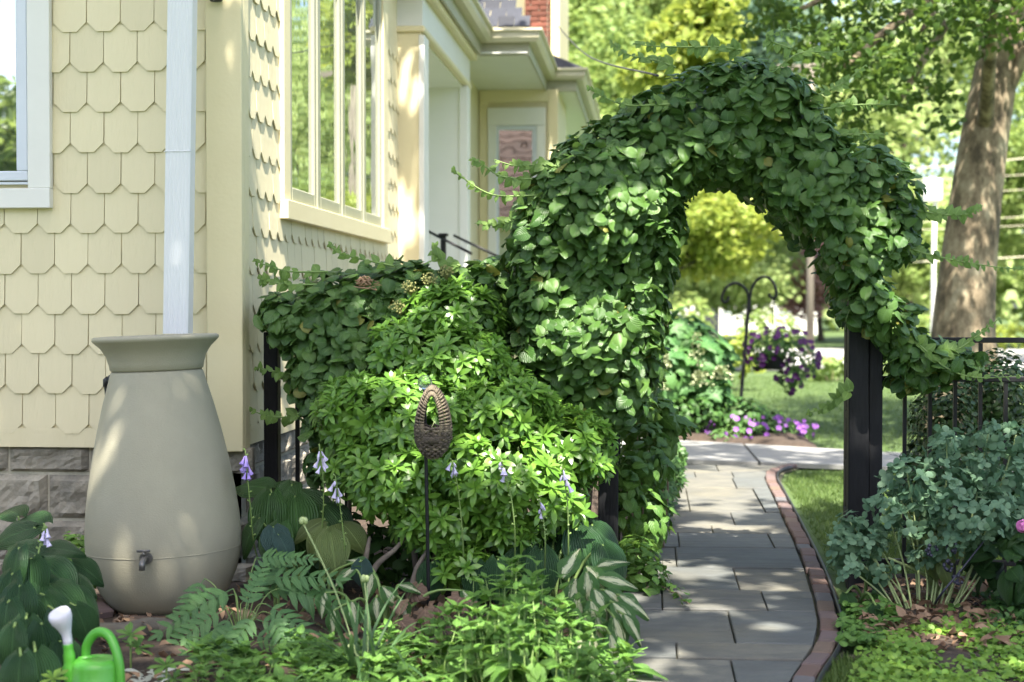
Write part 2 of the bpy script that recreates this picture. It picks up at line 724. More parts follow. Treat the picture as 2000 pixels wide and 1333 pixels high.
ln.new(cr.outputs[0], bs.inputs['Base Color']); bs.inputs['Roughness'].default_value = 0.9
b = nd(nt, 'ShaderNodeBump'); b.inputs['Strength'].default_value = 0.7; b.inputs['Distance'].default_value = 0.02
ln.new(wv.outputs['Fac'], b.inputs['Height']); ln.new(b.outputs[0], bs.inputs['Normal'])
mat('bark_grey', (0.22, 0.19, 0.15), (0.12, 0.10, 0.08), rough=0.95, scale=12, bump=0.8, stretch=(1, 1, 0.3))
mat('bark_dark', (0.08, 0.06, 0.045), (0.04, 0.032, 0.025), rough=0.95, scale=12, bump=0.6)
mat('twig', (0.25, 0.19, 0.13), (0.15, 0.11, 0.08), rough=0.9, scale=30, bump=0.4)
mat('green_stem', (0.20, 0.30, 0.08), (0.14, 0.22, 0.06), rough=0.6, scale=30)
mat('pale_stem', (0.36, 0.44, 0.20), (0.28, 0.36, 0.15), rough=0.6, scale=30)
mat('soil', (0.075, 0.052, 0.036), (0.03, 0.021, 0.015), rough=1.0, scale=18, detail=8, bump=1.0, bscale=55, obj_coord=False)
mat('lawn_earth', (0.07, 0.115, 0.03), (0.05, 0.085, 0.022), rough=1.0, scale=6, detail=8, bump=0.8, bscale=80, obj_coord=False)
mat('concrete', (0.27, 0.27, 0.26), (0.22, 0.22, 0.21), rough=0.9, scale=3, detail=8, bump=0.2, bscale=90, obj_coord=False)
mat('asphalt_pale', (0.40, 0.39, 0.38), (0.33, 0.32, 0.31), rough=0.9, scale=2, bump=0.2, obj_coord=False)
mat('joint_sand', (0.075, 0.068, 0.045), (0.045, 0.055, 0.025), rough=1.0, scale=12, bump=0.6, obj_coord=False)
mat('log_wood', (0.15, 0.135, 0.11), (0.08, 0.07, 0.055), rough=0.95, scale=8, bump=0.8, stretch=(0.3, 1.5, 1.5))
mat('dead_leaf', (0.30, 0.19, 0.11), (0.17, 0.10, 0.06), rough=0.8, scale=20, rnd=0.4)
mat('pole_wood', (0.19, 0.17, 0.13), (0.14, 0.12, 0.10), rough=0.9, scale=6)
mat('white_house_paint', (0.80, 0.80, 0.77), rough=0.6)
mat('brown_roof', (0.20, 0.115, 0.085), (0.11, 0.062, 0.048), rough=0.9, scale=10, bump=0.3, rnd=0.3)
mat('lilac_petal', (0.52, 0.47, 0.70), (0.64, 0.60, 0.78), rough=0.6, scale=30)
mat('violet_petal', (0.34, 0.23, 0.66), (0.44, 0.33, 0.74), rough=0.6, scale=30)
mat('purple_petal', (0.10, 0.006, 0.125), (0.05, 0.003, 0.07), rough=0.55, scale=30, rnd=0.35)
mat('magenta_petal', (0.20, 0.055, 0.30), (0.16, 0.04, 0.26), rough=0.6, scale=30, rnd=0.25)
mat('pink_petal', (0.66, 0.20, 0.46), (0.58, 0.14, 0.40), rough=0.6, scale=30)
mat('spent_flower', (0.30, 0.30, 0.11), (0.20, 0.21, 0.07), rough=0.8, scale=30)
mat('cream_flower', (0.42, 0.45, 0.28), (0.33, 0.38, 0.19), rough=0.7, scale=30)
mat('berry_dark', (0.02, 0.022, 0.04), (0.04, 0.042, 0.07), rough=0.5, scale=40)
mat('wire_dark', (0.05, 0.05, 0.055), rough=0.5)
mat('steel_edging', (0.06, 0.06, 0.065), rough=0.5, metal=0.5)

m, nt, bs, ln = newmat('clear_glass')
bs.inputs['Transmission Weight'].default_value = 1.0
bs.inputs['Roughness'].default_value = 0.05
bs.inputs['Base Color'].default_value = (0.85, 0.9, 0.92, 1)

# bluestone: each flag its own grey, cleft relief
m, nt, bs, ln = newmat('bluestone')
gp = nd(nt, 'ShaderNodeNewGeometry')
oi = nd(nt, 'ShaderNodeObjectInfo')
nz = nd(nt, 'ShaderNodeTexNoise'); nz.inputs['Scale'].default_value = 3.5; nz.inputs['Detail'].default_value = 9; nz.inputs['Roughness'].default_value = 0.7
ln.new(gp.outputs['Position'], nz.inputs['Vector'])
c = mixc(nt, oi.outputs['Random'], (0.10, 0.112, 0.11), (0.17, 0.158, 0.12))
nr_ = nd(nt, 'ShaderNodeMapRange'); nr_.inputs[1].default_value = 0.35; nr_.inputs[2].default_value = 0.7
ln.new(nz.outputs['Fac'], nr_.inputs[0])
c = mixc(nt, nr_.outputs[0], c, (0.075, 0.078, 0.074))
st = nd(nt, 'ShaderNodeTexNoise'); st.inputs['Scale'].default_value = 1.3; st.inputs['Detail'].default_value = 3
ln.new(gp.outputs['Position'], st.inputs['Vector'])
k = nd(nt, 'ShaderNodeMapRange'); k.inputs[1].default_value = 0.55; k.inputs[2].default_value = 0.72
ln.new(st.outputs['Fac'], k.inputs[0])
c = mixc(nt, math_n(nt, 'MULTIPLY', k.outputs[0], 0.5), c, (0.15, 0.135, 0.09))
ln.new(c, bs.inputs['Base Color']); bs.inputs['Roughness'].default_value = 0.75
mp = nd(nt, 'ShaderNodeMapping'); mp.inputs['Scale'].default_value = (0.5, 2.2, 1)
ln.new(gp.outputs['Position'], mp.inputs[0])
cl = nd(nt, 'ShaderNodeTexNoise'); cl.inputs['Scale'].default_value = 6; cl.inputs['Detail'].default_value = 8
ln.new(mp.outputs[0], cl.inputs['Vector'])
b = nd(nt, 'ShaderNodeBump'); b.inputs['Strength'].default_value = 0.9; b.inputs['Distance'].default_value = 0.02
ln.new(cl.outputs['Fac'], b.inputs['Height']); ln.new(b.outputs[0], bs.inputs['Normal'])

# path bricks: red, purple, tan and grey ones
m, nt, bs, ln = newmat('path_brick')
oi = nd(nt, 'ShaderNodeObjectInfo')
cr = nd(nt, 'ShaderNodeValToRGB'); cr.color_ramp.interpolation = 'CONSTANT'
els = [(0.0, (0.13, 0.072, 0.062)), (0.22, (0.14, 0.095, 0.10)), (0.42, (0.165, 0.11, 0.08)), (0.60, (0.17, 0.10, 0.09)), (0.76, (0.11, 0.115, 0.135)), (0.86, (0.15, 0.095, 0.095))]
cr.color_ramp.elements[0].color = (*els[0][1], 1)
cr.color_ramp.elements[1].position = els[1][0]; cr.color_ramp.elements[1].color = (*els[1][1], 1)
for p, cc in els[2:]:
    e = cr.color_ramp.elements.new(p); e.color = (*cc, 1)
ln.new(oi.outputs['Random'], cr.inputs[0])
gp = nd(nt, 'ShaderNodeNewGeometry')
nz = nd(nt, 'ShaderNodeTexNoise'); nz.inputs['Scale'].default_value = 16; nz.inputs['Detail'].default_value = 7
ln.new(gp.outputs['Position'], nz.inputs['Vector'])
c = mixc(nt, math_n(nt, 'MULTIPLY', nz.outputs['Fac'], 0.8), cr.outputs[0], (0.10, 0.08, 0.055))
ln.new(c, bs.inputs['Base Color']); bs.inputs['Roughness'].default_value = 0.85
b = nd(nt, 'ShaderNodeBump'); b.inputs['Strength'].default_value = 0.6; b.inputs['Distance'].default_value = 0.01
ln.new(nz.outputs['Fac'], b.inputs['Height']); ln.new(b.outputs[0], bs.inputs['Normal'])

G = dict
leafmat('vine_leaf', (0.048, 0.125, 0.022), (0.135, 0.255, 0.055), trans=0.25, rough=0.33, nv=7, bump=0.5, vein_col=(0.14, 0.24, 0.09), spec=0.5, old=((0.30, 0.30, 0.06), 0.015))
leafmat('vine_tip_leaf', (0.14, 0.25, 0.06), (0.20, 0.32, 0.07), trans=0.35, rough=0.45)
leafmat('pieris_leaf', (0.10, 0.235, 0.03), (0.20, 0.38, 0.055), trans=0.28, rough=0.32, vein=None, spec=0.5)
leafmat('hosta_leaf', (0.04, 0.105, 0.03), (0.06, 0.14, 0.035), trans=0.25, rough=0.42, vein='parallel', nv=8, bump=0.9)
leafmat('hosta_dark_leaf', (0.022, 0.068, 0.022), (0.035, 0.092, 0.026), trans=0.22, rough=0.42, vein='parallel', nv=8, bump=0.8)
leafmat('hosta_gold_leaf', (0.15, 0.21, 0.06), (0.20, 0.27, 0.09), trans=0.3, rough=0.45, vein='parallel', nv=8, bump=0.9)
leafmat('hosta_blue_leaf', (0.05, 0.10, 0.085), (0.06, 0.12, 0.10), trans=0.2, rough=0.5, vein='parallel', nv=8, bump=0.9)
leafmat('hosta_variegated_leaf', (0.06, 0.15, 0.035), (0.085, 0.20, 0.05), trans=0.22, rough=0.42, vein='parallel', nv=8, bump=0.7, centre=(0.66, 0.68, 0.44))
leafmat('mint_leaf', (0.085, 0.20, 0.035), (0.155, 0.31, 0.055), trans=0.3, rough=0.5, nv=6, bump=0.4)
leafmat('mahonia_leaf', (0.06, 0.15, 0.045), (0.10, 0.22, 0.06), trans=0.25, rough=0.45, nv=5, bump=0.3)
leafmat('strap_leaf', (0.055, 0.13, 0.045), (0.09, 0.18, 0.055), trans=0.25, rough=0.45, vein='parallel', nv=2, bump=0.3)
leafmat('blue_leaf', (0.10, 0.20, 0.115), (0.19, 0.31, 0.18), trans=0.28, rough=0.55, vein=None)
leafmat('ivy_leaf', (0.07, 0.17, 0.03), (0.14, 0.27, 0.05), trans=0.3, rough=0.45, nv=5, bump=0.3)
leafmat('ground_leaf', (0.13, 0.27, 0.035), (0.23, 0.38, 0.05), trans=0.3, rough=0.5, vein=None)
leafmat('ground_dark_leaf', (0.05, 0.13, 0.03), (0.09, 0.19, 0.04), trans=0.3, rough=0.5, vein=None)
leafmat('box_leaf', (0.028, 0.07, 0.018), (0.055, 0.11, 0.025), trans=0.15, rough=0.35, vein=None)
leafmat('oak_leaf', (0.06, 0.17, 0.05), (0.11, 0.24, 0.06), trans=0.25, rough=0.5, nv=5, bump=0.3)
leafmat('petunia_leaf', (0.085, 0.18, 0.05), (0.14, 0.26, 0.075), trans=0.25, rough=0.6, spec=0.2, vein=None)
leafmat('heuchera_leaf', (0.11, 0.065, 0.04), (0.24, 0.155, 0.095), trans=0.25, rough=0.5, nv=4, bump=0.4)
leafmat('silver_leaf', (0.40, 0.43, 0.36), (0.48, 0.50, 0.43), trans=0.15, rough=0.6, vein=None)
leafmat('sycamore_leaf', (0.055, 0.115, 0.02), (0.11, 0.19, 0.03), trans=0.45, rough=0.5, vein=None)
leafmat('tree_leaf', (0.16, 0.25, 0.06), (0.27, 0.36, 0.10), trans=0.42, rough=0.55, vein=None)
leafmat('gold_tree_leaf', (0.21, 0.29, 0.045), (0.33, 0.39, 0.075), trans=0.45, rough=0.55, vein=None)
leafmat('pale_tree_leaf', (0.27, 0.37, 0.12), (0.39, 0.48, 0.19), trans=0.42, rough=0.55, vein=None)
leafmat('blue_tree_leaf', (0.06, 0.12, 0.07), (0.09, 0.16, 0.09), trans=0.35, rough=0.55, vein=None)
leafmat('plum_leaf', (0.40, 0.22, 0.22), (0.52, 0.31, 0.30), trans=0.35, rough=0.55, vein=None)
leafmat('shade_leaf', (0.06, 0.14, 0.03), (0.11, 0.21, 0.04), trans=0.35, rough=0.5, vein=None)
leafmat('grass_blade', (0.07, 0.135, 0.025), (0.14, 0.205, 0.05), trans=0.3, rough=0.6, vein=None)

# =================================================================== THE SETTING
YA = 7.05                                            # front (gable) wall plane
XB = on_y(461, 878, YA).x                            # side wall plane
FENCE_Y = 7.28
SIDEWALK = [on_z(1331, 907), on_z(1655, 919), on_z(1324, 868), on_z(1655, 887)]


def sheet(pts, z, nx=1):
    mb = MB()
    mb.add([(p[0], p[1], z) for p in pts], [tuple(range(len(pts)))])
    return mb


# ground: one sheet to the horizon
structure('ground', sheet([(-600, -200), (600, -200), (600, 900), (-600, 900)], -0.012), 'lawn_earth', 'green ground reaching to the far trees')


def bumpy_bed(name, poly, z, amp, label, m='soil', step=0.06, skirt=True):
    """a planting bed: soil with lumps, clipped to a polygon"""
    xs = [p[0] for p in poly]; ys = [p[1] for p in poly]
    nx = int((max(xs) - min(xs)) / step) + 1
    ny = int((max(ys) - min(ys)) / step) + 1
    gx = np.linspace(min(xs), max(xs), nx); gy = np.linspace(min(ys), max(ys), ny)
    X, Y = np.meshgrid(gx, gy)
    P = np.stack([X.ravel(), Y.ravel()], 1)
    ins = inpoly(P, poly)
    d, _ = polydist(P, poly)
    Z = np.array([mnoise.fractal(Vector((p[0] * 3, p[1] * 3, 0)), 0.8, 2.1, 4) for p in P])
    zz = z + (amp * 1.0 + amp * Z) * np.clip(d / 0.18, 0, 1)
    zz = np.maximum(zz, z + 0.001)
    idx = -np.ones(len(P), int)
    idx[ins] = np.arange(ins.sum())
    F = []
    I = idx.reshape(ny, nx)
    a, b, c, e = I[:-1, :-1], I[:-1, 1:], I[1:, 1:], I[1:, :-1]
    k = (a >= 0) & (b >= 0) & (c >= 0) & (e >= 0)
    F = np.stack([a[k], b[k], c[k], e[k]], 1)
    me = np_mesh(name, np.column_stack([P, zz])[ins], F)
    o = link(name, me, m)
    tag(o, label, kind='structure')
    return o


# path edges, from ground points
RE = [on_z(*p) for p in ((1560, 1400), (1590, 1333), (1626, 1275), (1634, 1230), (1621, 1180), (1600, 1120), (1575, 1066), (1545, 1005), (1524, 965), (1512, 940), (1520, 924), (1560, 914))]
rY = np.array([p.y for p in RE]); rX = np.array([p.x - 0.0 for p in RE])


def path_right(y):
    return float(np.interp(y, rY, rX)) - 0.071


def path_left(y):
    return float(np.interp(y, [4.0, 5.3, 6.5, 7.8, 9.7, 13.0], [-0.45, -0.33, -0.17, 0.0, 0.08, 0.24]))


base = MB()
ys = np.linspace(3.6, 12.6, 40)
vs = [(path_left(y) - 0.02, y, 0.0) for y in ys] + [(path_right(y) + 0.12, y, 0.0) for y in ys]
n = len(ys)
base.add(vs, [(i, n + i, n + i + 1, i + 1) for i in range(n - 1)])
path = structure('path', base, 'joint_sand', 'bluestone garden path with brick edging running under the arch')

rows_y = [3.9, 4.35, 4.75, 5.2, 5.6, 5.86, 6.5, 6.96, 7.56, 8.19, 8.72, 9.05, 9.65, 10.9, 11.57, 12.02, 12.52]
joints = {3: [1205, 1432], 4: [1321], 5: [1428], 6: [1293, 1491], 7: [1437], 8: [1320, 1555], 9: [1325, 1504], 10: [1390], 11: [1430], 12: [1343, 1480], 13: [1433], 14: [1357, 1430], 15: [1400]}
for r in range(len(rows_y) - 1):
    y0, y1 = rows_y[r], rows_y[r + 1]
    ym = (y0 + y1) / 2
    if r in joints:
        pyl = 600 + 3900 / ym
        xs = [on_z(j, pyl).x for j in joints[r]]
    else:
        xs = [path_left(ym) + 0.3 + 0.2 * (r % 2)]
    xs = [path_left(ym)] + [x for x in xs if path_left(ym) + 0.06 < x < path_right(ym) - 0.06] + [None]
    for i in range(len(xs) - 1):
        g, gy_ = 0.0028, 0.009
        x0, x1 = xs[i] + g, xs[i + 1]
        zt = 0.024 + random.uniform(-0.004, 0.004)
        if x1 is None:
            yy = np.linspace(y0 + gy_, y1 - gy_, 5)
            rt = [(path_right(y) - 0.004, y) for y in yy]
        else:
            rt = [(x1 - g, y0 + gy_), (x1 - g, y1 - gy_)]
        if i == 0:
            lf = [(path_left(y1) + g, y1 - gy_), (path_left(y0) + g, y0 + gy_)]
        else:
            lf = [(x0, y1 - gy_), (x0, y0 + gy_)]
        poly = rt + lf
        c = np.mean(np.array(poly), 0)
        ins = [((p[0] - c[0]) * 0.985 + c[0], (p[1] - c[1]) * 0.98 + c[1]) for p in poly]
        mb = MB()
        k = len(poly)
        tl = [random.uniform(-0.002, 0.002) for _ in range(2)]
        V = [(p[0], p[1], 0.001) for p in poly] + [(p[0], p[1], zt - 0.005) for p in poly] + [(p[0], p[1], zt + tl[0] * (p[0] - c[0]) + tl[1] * (p[1] - c[1])) for p in ins]
        Fq = [(a + s * k, (a + 1) % k + s * k, (a + 1) % k + (s + 1) * k, a + (s + 1) * k) for s in (0, 1) for a in range(k)] + [tuple(range(2 * k, 3 * k))]
        mb.add(V, Fq)
        mb.build('paver', 'bluestone', path)

# brick edging along the right of the path, end to end
cv = []
for i in range(len(RE) - 1):
    for t in (0,):
        cv.append(RE[i].lerp(RE[i + 1], t))
cv = catmull(RE, 40)
cum = [0]
for a, b_ in zip(cv[:-1], cv[1:]):
    cum.append(cum[-1] + (b_ - a).length)


def along(s):
    i = int(np.searchsorted(cum, s)) - 1
    i = max(0, min(i, len(cv) - 2))
    t = (s - cum[i]) / max(cum[i + 1] - cum[i], 1e-6)
    return cv[i].lerp(cv[i + 1], t), (cv[i + 1] - cv[i]).normalized()


brick_me = MB().box((-0.043, -0.098, 0), (0.030, 0.098, 0.03), 0.006).mesh('brick')
brick_me.materials.append(MATS['path_brick'])
s = 0.1
while s < cum[-1]:
    p, t = along(s)
    o = link('brick', brick_me, None, path)
    o.location = (p.x - 0.02 + random.uniform(-0.004, 0.004), p.y, random.uniform(0.0, 0.007))
    o.rotation_euler = (random.uniform(-0.03, 0.03), random.uniform(-0.04, 0.04), math.atan2(t.y, t.x) - math.pi / 2 + random.uniform(-0.03, 0.03))
    s += 0.203
MB().tube([(p.x + 0.024, p.y, 0.018) for p in cv[20:-20:4]], 0.008, 5, flat=2.5).build('edging_strip', 'steel_edging', path)

# sidewalk
u = (SIDEWALK[1] - SIDEWALK[0]).normalized()
w = (SIDEWALK[3] - SIDEWALK[2]).normalized()
sw = MB()
near = [SIDEWALK[0] - u * 1.2, SIDEWALK[0] + u * 9]
far = [SIDEWALK[2] - w * 1.2, SIDEWALK[2] + w * 9]
sidewalk = structure('sidewalk', MB().add([(p.x, p.y, 0.003) for p in (near[0], near[1], far[1], far[0])], [(0, 1, 2, 3)]), 'joint_sand', 'pale concrete walk crossing beyond the arch')
sa, sb = on_z(1480, 914), on_z(1448, 876)


def lerp2(a, b, t):
    return a + (b - a) * t


tn = (sa - near[0]).length / (near[1] - near[0]).length
tf = (sb - far[0]).length / (far[1] - far[0]).length
stp = 1.35 / (near[1] - near[0]).length
for k in range(-1, 7):
    t0, t1 = tn + k * stp, tn + (k + 1) * stp
    f0, f1 = tf + k * stp, tf + (k + 1) * stp
    e = 0.0012
    q = [lerp2(near[0], near[1], t0 + e), lerp2(near[0], near[1], t1 - e), lerp2(far[0], far[1], f1 - e), lerp2(far[0], far[1], f0 + e)]
    mb = MB()
    mb.add([(p.x, p.y, 0.004) for p in q] + [(p.x, p.y, 0.04) for p in q], [(0, 1, 5, 4), (1, 2, 6, 5), (2, 3, 7, 6), (3, 0, 4, 7), (4, 5, 6, 7)])
    mb.build('concrete_slab', 'concrete', sidewalk)

# beds
bumpy_bed('planting_bed', [(-4.6, 3.4)] + [(path_left(y) - 0.01, y) for y in np.linspace(3.4, 12.3, 24)] + [(XB + 0.0, 12.3), (XB, YA + 0.05), (-4.6, YA + 0.05)], 0.0, 0.03, 'dark soil bed of the plants beside the house')
bumpy_bed('planting_bed', [(path_right(y) + 0.13, y) for y in np.linspace(5.55, 7.55, 12)] + [(3.6, 7.55), (3.6, 5.0), (1.4, 5.0)], 0.0, 0.03, 'soil bed strewn with dead leaves in front of the iron fence')
bumpy_bed('planting_bed', [tuple(on_z(*p)[:2]) for p in ((1250, 868), (1330, 866), (1450, 874), (1560, 882), (1605, 878), (1600, 862), (1560, 850), (1500, 832), (1250, 800))], 0.0, 0.05, 'mulch bed with purple flowers beyond the concrete walk', step=0.1)

# street
st_ = MB().add([(-60, 33, 0.01), (80, 30, 0.01), (80, 46, 0.01), (-60, 50, 0.01)], [(0, 1, 2, 3)])
structure('street', st_, 'asphalt_pale', 'sunlit pale street beyond the lawn')
kerb = MB().box((-60, -0.08, 0), (80, 0.08, 0.13), 0.02)
k = structure('kerb', kerb, 'concrete', 'concrete kerb along the street')
k.location = (0, 31.6, 0)
k.rotation_euler[2] = math.atan2(-3, 140)

# =================================================================== THE HOUSE
house = thing('house', 'cream house with scalloped shingle siding, white trim and a stone base', 'house', (XB, YA, 0))
SH_W = (on_y(302, 300, YA).x - on_y(105, 300, YA).x) / 3.0
Z_ROW = [on_y(200, y, YA).z for y in (62, 141)]
SH_H = Z_ROW[0] - Z_ROW[1]
z_bottom = on_y(300, 875, YA).z
X_J = on_y(105, 62, YA).x                             # a joint of the row that ends at y = 62

wallA = MB().box((-6.0, YA, z_bottom + 0.004), (XB - 0.02, YA + 0.25, 6.2))
wall_front = world_part(wallA, 'wall', 'siding_paint', house)
wallB_end = on_x(776, 400, XB).y
wall_side = world_part(MB().box((XB - 0.25, YA + 0.02, z_bottom + 0.004), (XB, wallB_end, 6.2)), 'wall', 'siding_paint', house)


def shingle_mesh():
    w, ch = SH_W * 0.5 - 0.0022, 0.045
    h = SH_H + 0.03
    # outline in (x, z), z=0 at the bottom edge; leans out at the bottom
    o = [(-w + ch, 0), (w - ch, 0), (w, ch), (w, h), (-w, h), (-w, ch)]
    def y(z, t):
        return -(0.010 * (1 - z / h) + 0.004) + t
    V = [(x, y(z, 0), z) for x, z in o] + [(x, y(z, 0.0062), z) for x, z in o]
    n = 6
    F = [tuple(range(n)), tuple(range(2 * n - 1, n - 1, -1))] + [(i, n + i, n + (i + 1) % n, (i + 1) % n) for i in range(n)]
    m = MB().add(V, F).mesh('shingle')
    m.materials.append(MATS['siding_paint'])
    return m


sh_me = shingle_mesh()
rows = [Z_ROW[0] + SH_H * k for k in range(3, -11, -1)]
win_a = (on_y(105, 400, YA).x, on_y(50, 408, YA).z)   # right and bottom edge of the front window casing
nA = 0
for ri, z in enumerate(rows):
    off = 0 if (ri - 3) % 2 == 0 else SH_W / 2
    k0 = int((-3.55 - X_J) / SH_W)
    for k in range(k0, 12):
        x = X_J + off + (k + 0.5) * SH_W
        if x > XB - 0.05 or z < z_bottom - 0.01:
            continue
        if x < win_a[0] - 0.06 and z > win_a[1] + 0.02:
            continue
        o = link('shingle', sh_me, None, wall_front, (x - XB + random.uniform(-.001, .001), random.uniform(-0.0015, 0.0015), z + random.uniform(-0.0025, 0.0025)))
        nA += 1
# starter board under the lowest course
world_part(MB().box((-6, YA - 0.012, z_bottom), (XB - 0.02, YA + 0.01, z_bottom + 0.09)), 'starter_board', 'siding_paint', house)

win_b = [on_x(543, 428, XB), on_x(750, 476, XB)]      # lower corners of the side window casing
wb_y0, wb_y1, wb_z0 = win_b[0].y, win_b[1].y, (win_b[0].z + win_b[1].z) / 2
side_list = []
for ri, z in enumerate(rows):
    off = 0 if (ri - 3) % 2 == 0 else SH_W / 2
    if z < z_bottom - 0.01:
        continue
    for k in range(0, 60):
        y = YA + 0.12 + off + (k + 0.0) * SH_W
        if y > wallB_end - 0.03:
            break
        if wb_y0 + 0.09 < y < wb_y1 - 0.09 and z > wb_z0 + 0.02:
            continue
        side_list.append((y, z))
side_list.sort()
R90 = Matrix.Rotation(math.pi / 2, 4, 'Z')
for y, z in side_list[:300 - nA]:
    o = link('shingle', sh_me, None, wall_side)
    o.matrix_basis = Matrix.Translation((random.uniform(-0.0015, 0.0015), y - YA, z + random.uniform(-0.0025, 0.0025))) @ R90
V = np.array([v.co for v in sh_me.vertices])
mb = MB()
for y, z in side_list[300 - nA:]:
    M = Matrix.Translation((XB, y, z)) @ R90
    mb.add([M @ Vector(v) for v in V], [tuple(p.vertices) for p in sh_me.polygons])
world_part(mb, 'shingle_courses', 'siding_paint', wall_side)['kind'] = 'stuff'
world_part(MB().box((XB - 0.01, YA + 0.03, z_bottom), (XB + 0.012, wallB_end, z_bottom + 0.09)), 'starter_board', 'siding_paint', house)

# corner boards
cbx = on_y(408, 400, YA).x
world_part(MB().box((cbx, YA - 0.045, z_bottom - 0.012), (XB + 0.045, YA - 0.002, 6.2), 0.004), 'corner_board', 'cream_trim', house)
world_part(MB().box((XB - 0.01, YA - 0.001, z_bottom - 0.012), (XB + 0.044, YA + 0.09, 6.2), 0.004), 'corner_board', 'cream_trim', house)

# foundation of rock-faced blocks
found = world_part(MB().box((-6, YA + 0.03, -0.1), (XB - 0.03, YA + 0.2, z_bottom + 0.02)), 'foundation', 'mortar', house)
found_b = world_part(MB().box((XB - 0.2, YA + 0.05, -0.1), (XB - 0.03, wallB_end, z_bottom + 0.02)), 'foundation', 'mortar', house)


def block_mesh(w, h, seed):
    nx, nz_ = 14, 8
    V, F = [], []
    for j in range(nz_ + 1):
        for i in range(nx + 1):
            x, z = -w / 2 + w * i / nx, h * j / nz_
            ed = min(i, nx - i) == 0 or min(j, nz_ - j) == 0
            y = 0.0 if ed else -0.020 - 0.024 * mnoise.fractal(Vector((x * 9 + seed * 7, z * 9, seed)), 0.7, 2.2, 5)
            V.append((x, y, z))
    F = [(j * (nx + 1) + i, j * (nx + 1) + i + 1, (j + 1) * (nx + 1) + i + 1, (j + 1) * (nx + 1) + i) for j in range(nz_) for i in range(nx)]
    b = len(V)
    V += [(-w / 2, 0.05, 0), (w / 2, 0.05, 0), (w / 2, 0.05, h), (-w / 2, 0.05, h)]
    nn = nx + 1
    F += [tuple([b, b + 1] + list(range(nx, -1, -1))), tuple([b + 2, b + 3] + [nz_ * nn + i for i in range(nx + 1)]),
          tuple([b + 1, b + 2] + [j * nn + nx for j in range(nz_, -1, -1)]), tuple([b + 3, b] + [j * nn for j in range(nz_ + 1)])]
    m = MB().add(V, F).mesh('stone')
    m.materials.append(MATS['stone_block'])
    return m


zr = [z_bottom, on_y(60, 927, YA).z, on_y(60, 1017, YA).z]
lay = [(zr[0] - 0.002, zr[1] + 0.012, on_y(172, 900, YA).x), (zr[1] - 0.004, zr[2] + 0.012, on_y(91, 970, YA).x), (zr[2] - 0.004, zr[2] - 0.19, on_y(72, 1030, YA).x), (zr[2] - 0.202, 0.0, on_y(172, 900, YA).x)]
for r, (zt, zb, xj) in enumerate(lay):
    hh = zt - zb
    mesh3 = [block_mesh(0.385, hh, r * 5 + q) for q in range(4)]
    for q, k in enumerate(range(-7, 4)):
        x = xj + 0.1975 + k * 0.397
        if x > XB - 0.1:
            break
        link('stone', mesh3[q % 4], None, found, (x - XB, 0.025, zb))
    for k in range(5):
        o = link('stone', mesh3[(k + 1) % 4], None, found_b)
        o.matrix_basis = Matrix.Translation((-0.025, 0.28 + k * 0.397 + 0.2 * (r % 2), zb)) @ R90

# front window
xr, zb = win_a
wA = thing_part = world_part(MB().box((-3.9, YA - 0.05, zb), (xr, YA - 0.004, zb + 0.092), 0.003), 'window', 'white_trim', house)
xc = on_y(60, 200, YA).x
world_part(MB().box((xc, YA - 0.044, zb + 0.093), (xr, YA - 0.006, zb + 2.3), 0.003), 'casing', 'white_trim', wA)
xg = on_y(37, 200, YA).x
zs = on_y(20, 362, YA).z
world_part(MB().box((-3.9, YA - 0.030, zs + 0.001), (xc - 0.001, YA + 0.01, zs + 0.012)).box((-3.9, YA - 0.036, zs + 0.018), (xc - 0.003, YA + 0.01, on_y(20, 335, YA).z - 0.002), 0.004).box((xg, YA - 0.036, on_y(20, 335, YA).z - 0.001), (xc - 0.003, YA + 0.01, zb + 2.2), 0.004), 'frame', 'window_vinyl', wA)
world_part(MB().box((-3.9, YA - 0.021, zs + 0.03), (xg + 0.01, YA - 0.012, zb + 2.2)), 'pane', 'window_glass', wA)

# side window: four tall casements
t_ = 0.045
ht = wb_z0 + 0.10
top_z = on_x(740, 0, XB).z + 0.0
cas = MB().box((XB - 0.01, wb_y0, wb_z0), (XB + 0.055, wb_y1, ht), 0.003)
wB = world_part(cas, 'window', 'cream_trim', house)
yin0, yin1 = on_x(556, 380, XB).y, on_x(741, 440, XB).y
world_part(MB().box((XB - 0.01, wb_y0 + 0.004, ht + 0.001), (XB + 0.034, yin0, top_z + 0.1), 0.003), 'casing', 'cream_trim', wB)
world_part(MB().box((XB - 0.01, yin1, ht + 0.001), (XB + 0.034, wb_y1 - 0.004, top_z + 0.1), 0.003), 'casing', 'cream_trim', wB)
world_part(MB().box((XB - 0.01, wb_y0, top_z + 0.101), (XB + 0.055, wb_y1, top_z + 0.24), 0.003), 'casing', 'cream_trim', wB)
n4 = 4
wp = (yin1 - yin0) / n4
for k in range(n4):
    a, b_ = yin0 + k * wp, yin0 + (k + 1) * wp
    fr = MB()
    q = 0.055
    zt, zl = top_z + 0.09, ht + 0.006
    for (lo, hi) in (((a + 0.03, zl), (a + 0.03 + q, zt)), ((b_ - 0.03 - q, zl), (b_ - 0.03, zt)), ((a + 0.03 + q + .001, zl), (b_ - 0.031 - q, zl + 0.075)), ((a + 0.03 + q + .001, zt - 0.07), (b_ - 0.031 - q, zt))):
        fr.box((XB - 0.02, lo[0], lo[1]), (XB + 0.022, hi[0], hi[1]), 0.005)
    world_part(fr, 'sash', 'sash_paint', wB)
    world_part(MB().box((XB - 0.006, a + 0.03 + q, zl + 0.07), (XB + 0.004, b_ - 0.03 - q, zt - 0.06)), 'pane', 'window_glass', wB)
    if k:
        world_part(MB().box((XB - 0.02, a - 0.028, ht + 0.002), (XB + 0.029, a + 0.028, top_z + 0.095), 0.004), 'mullion', 'sash_paint', wB)

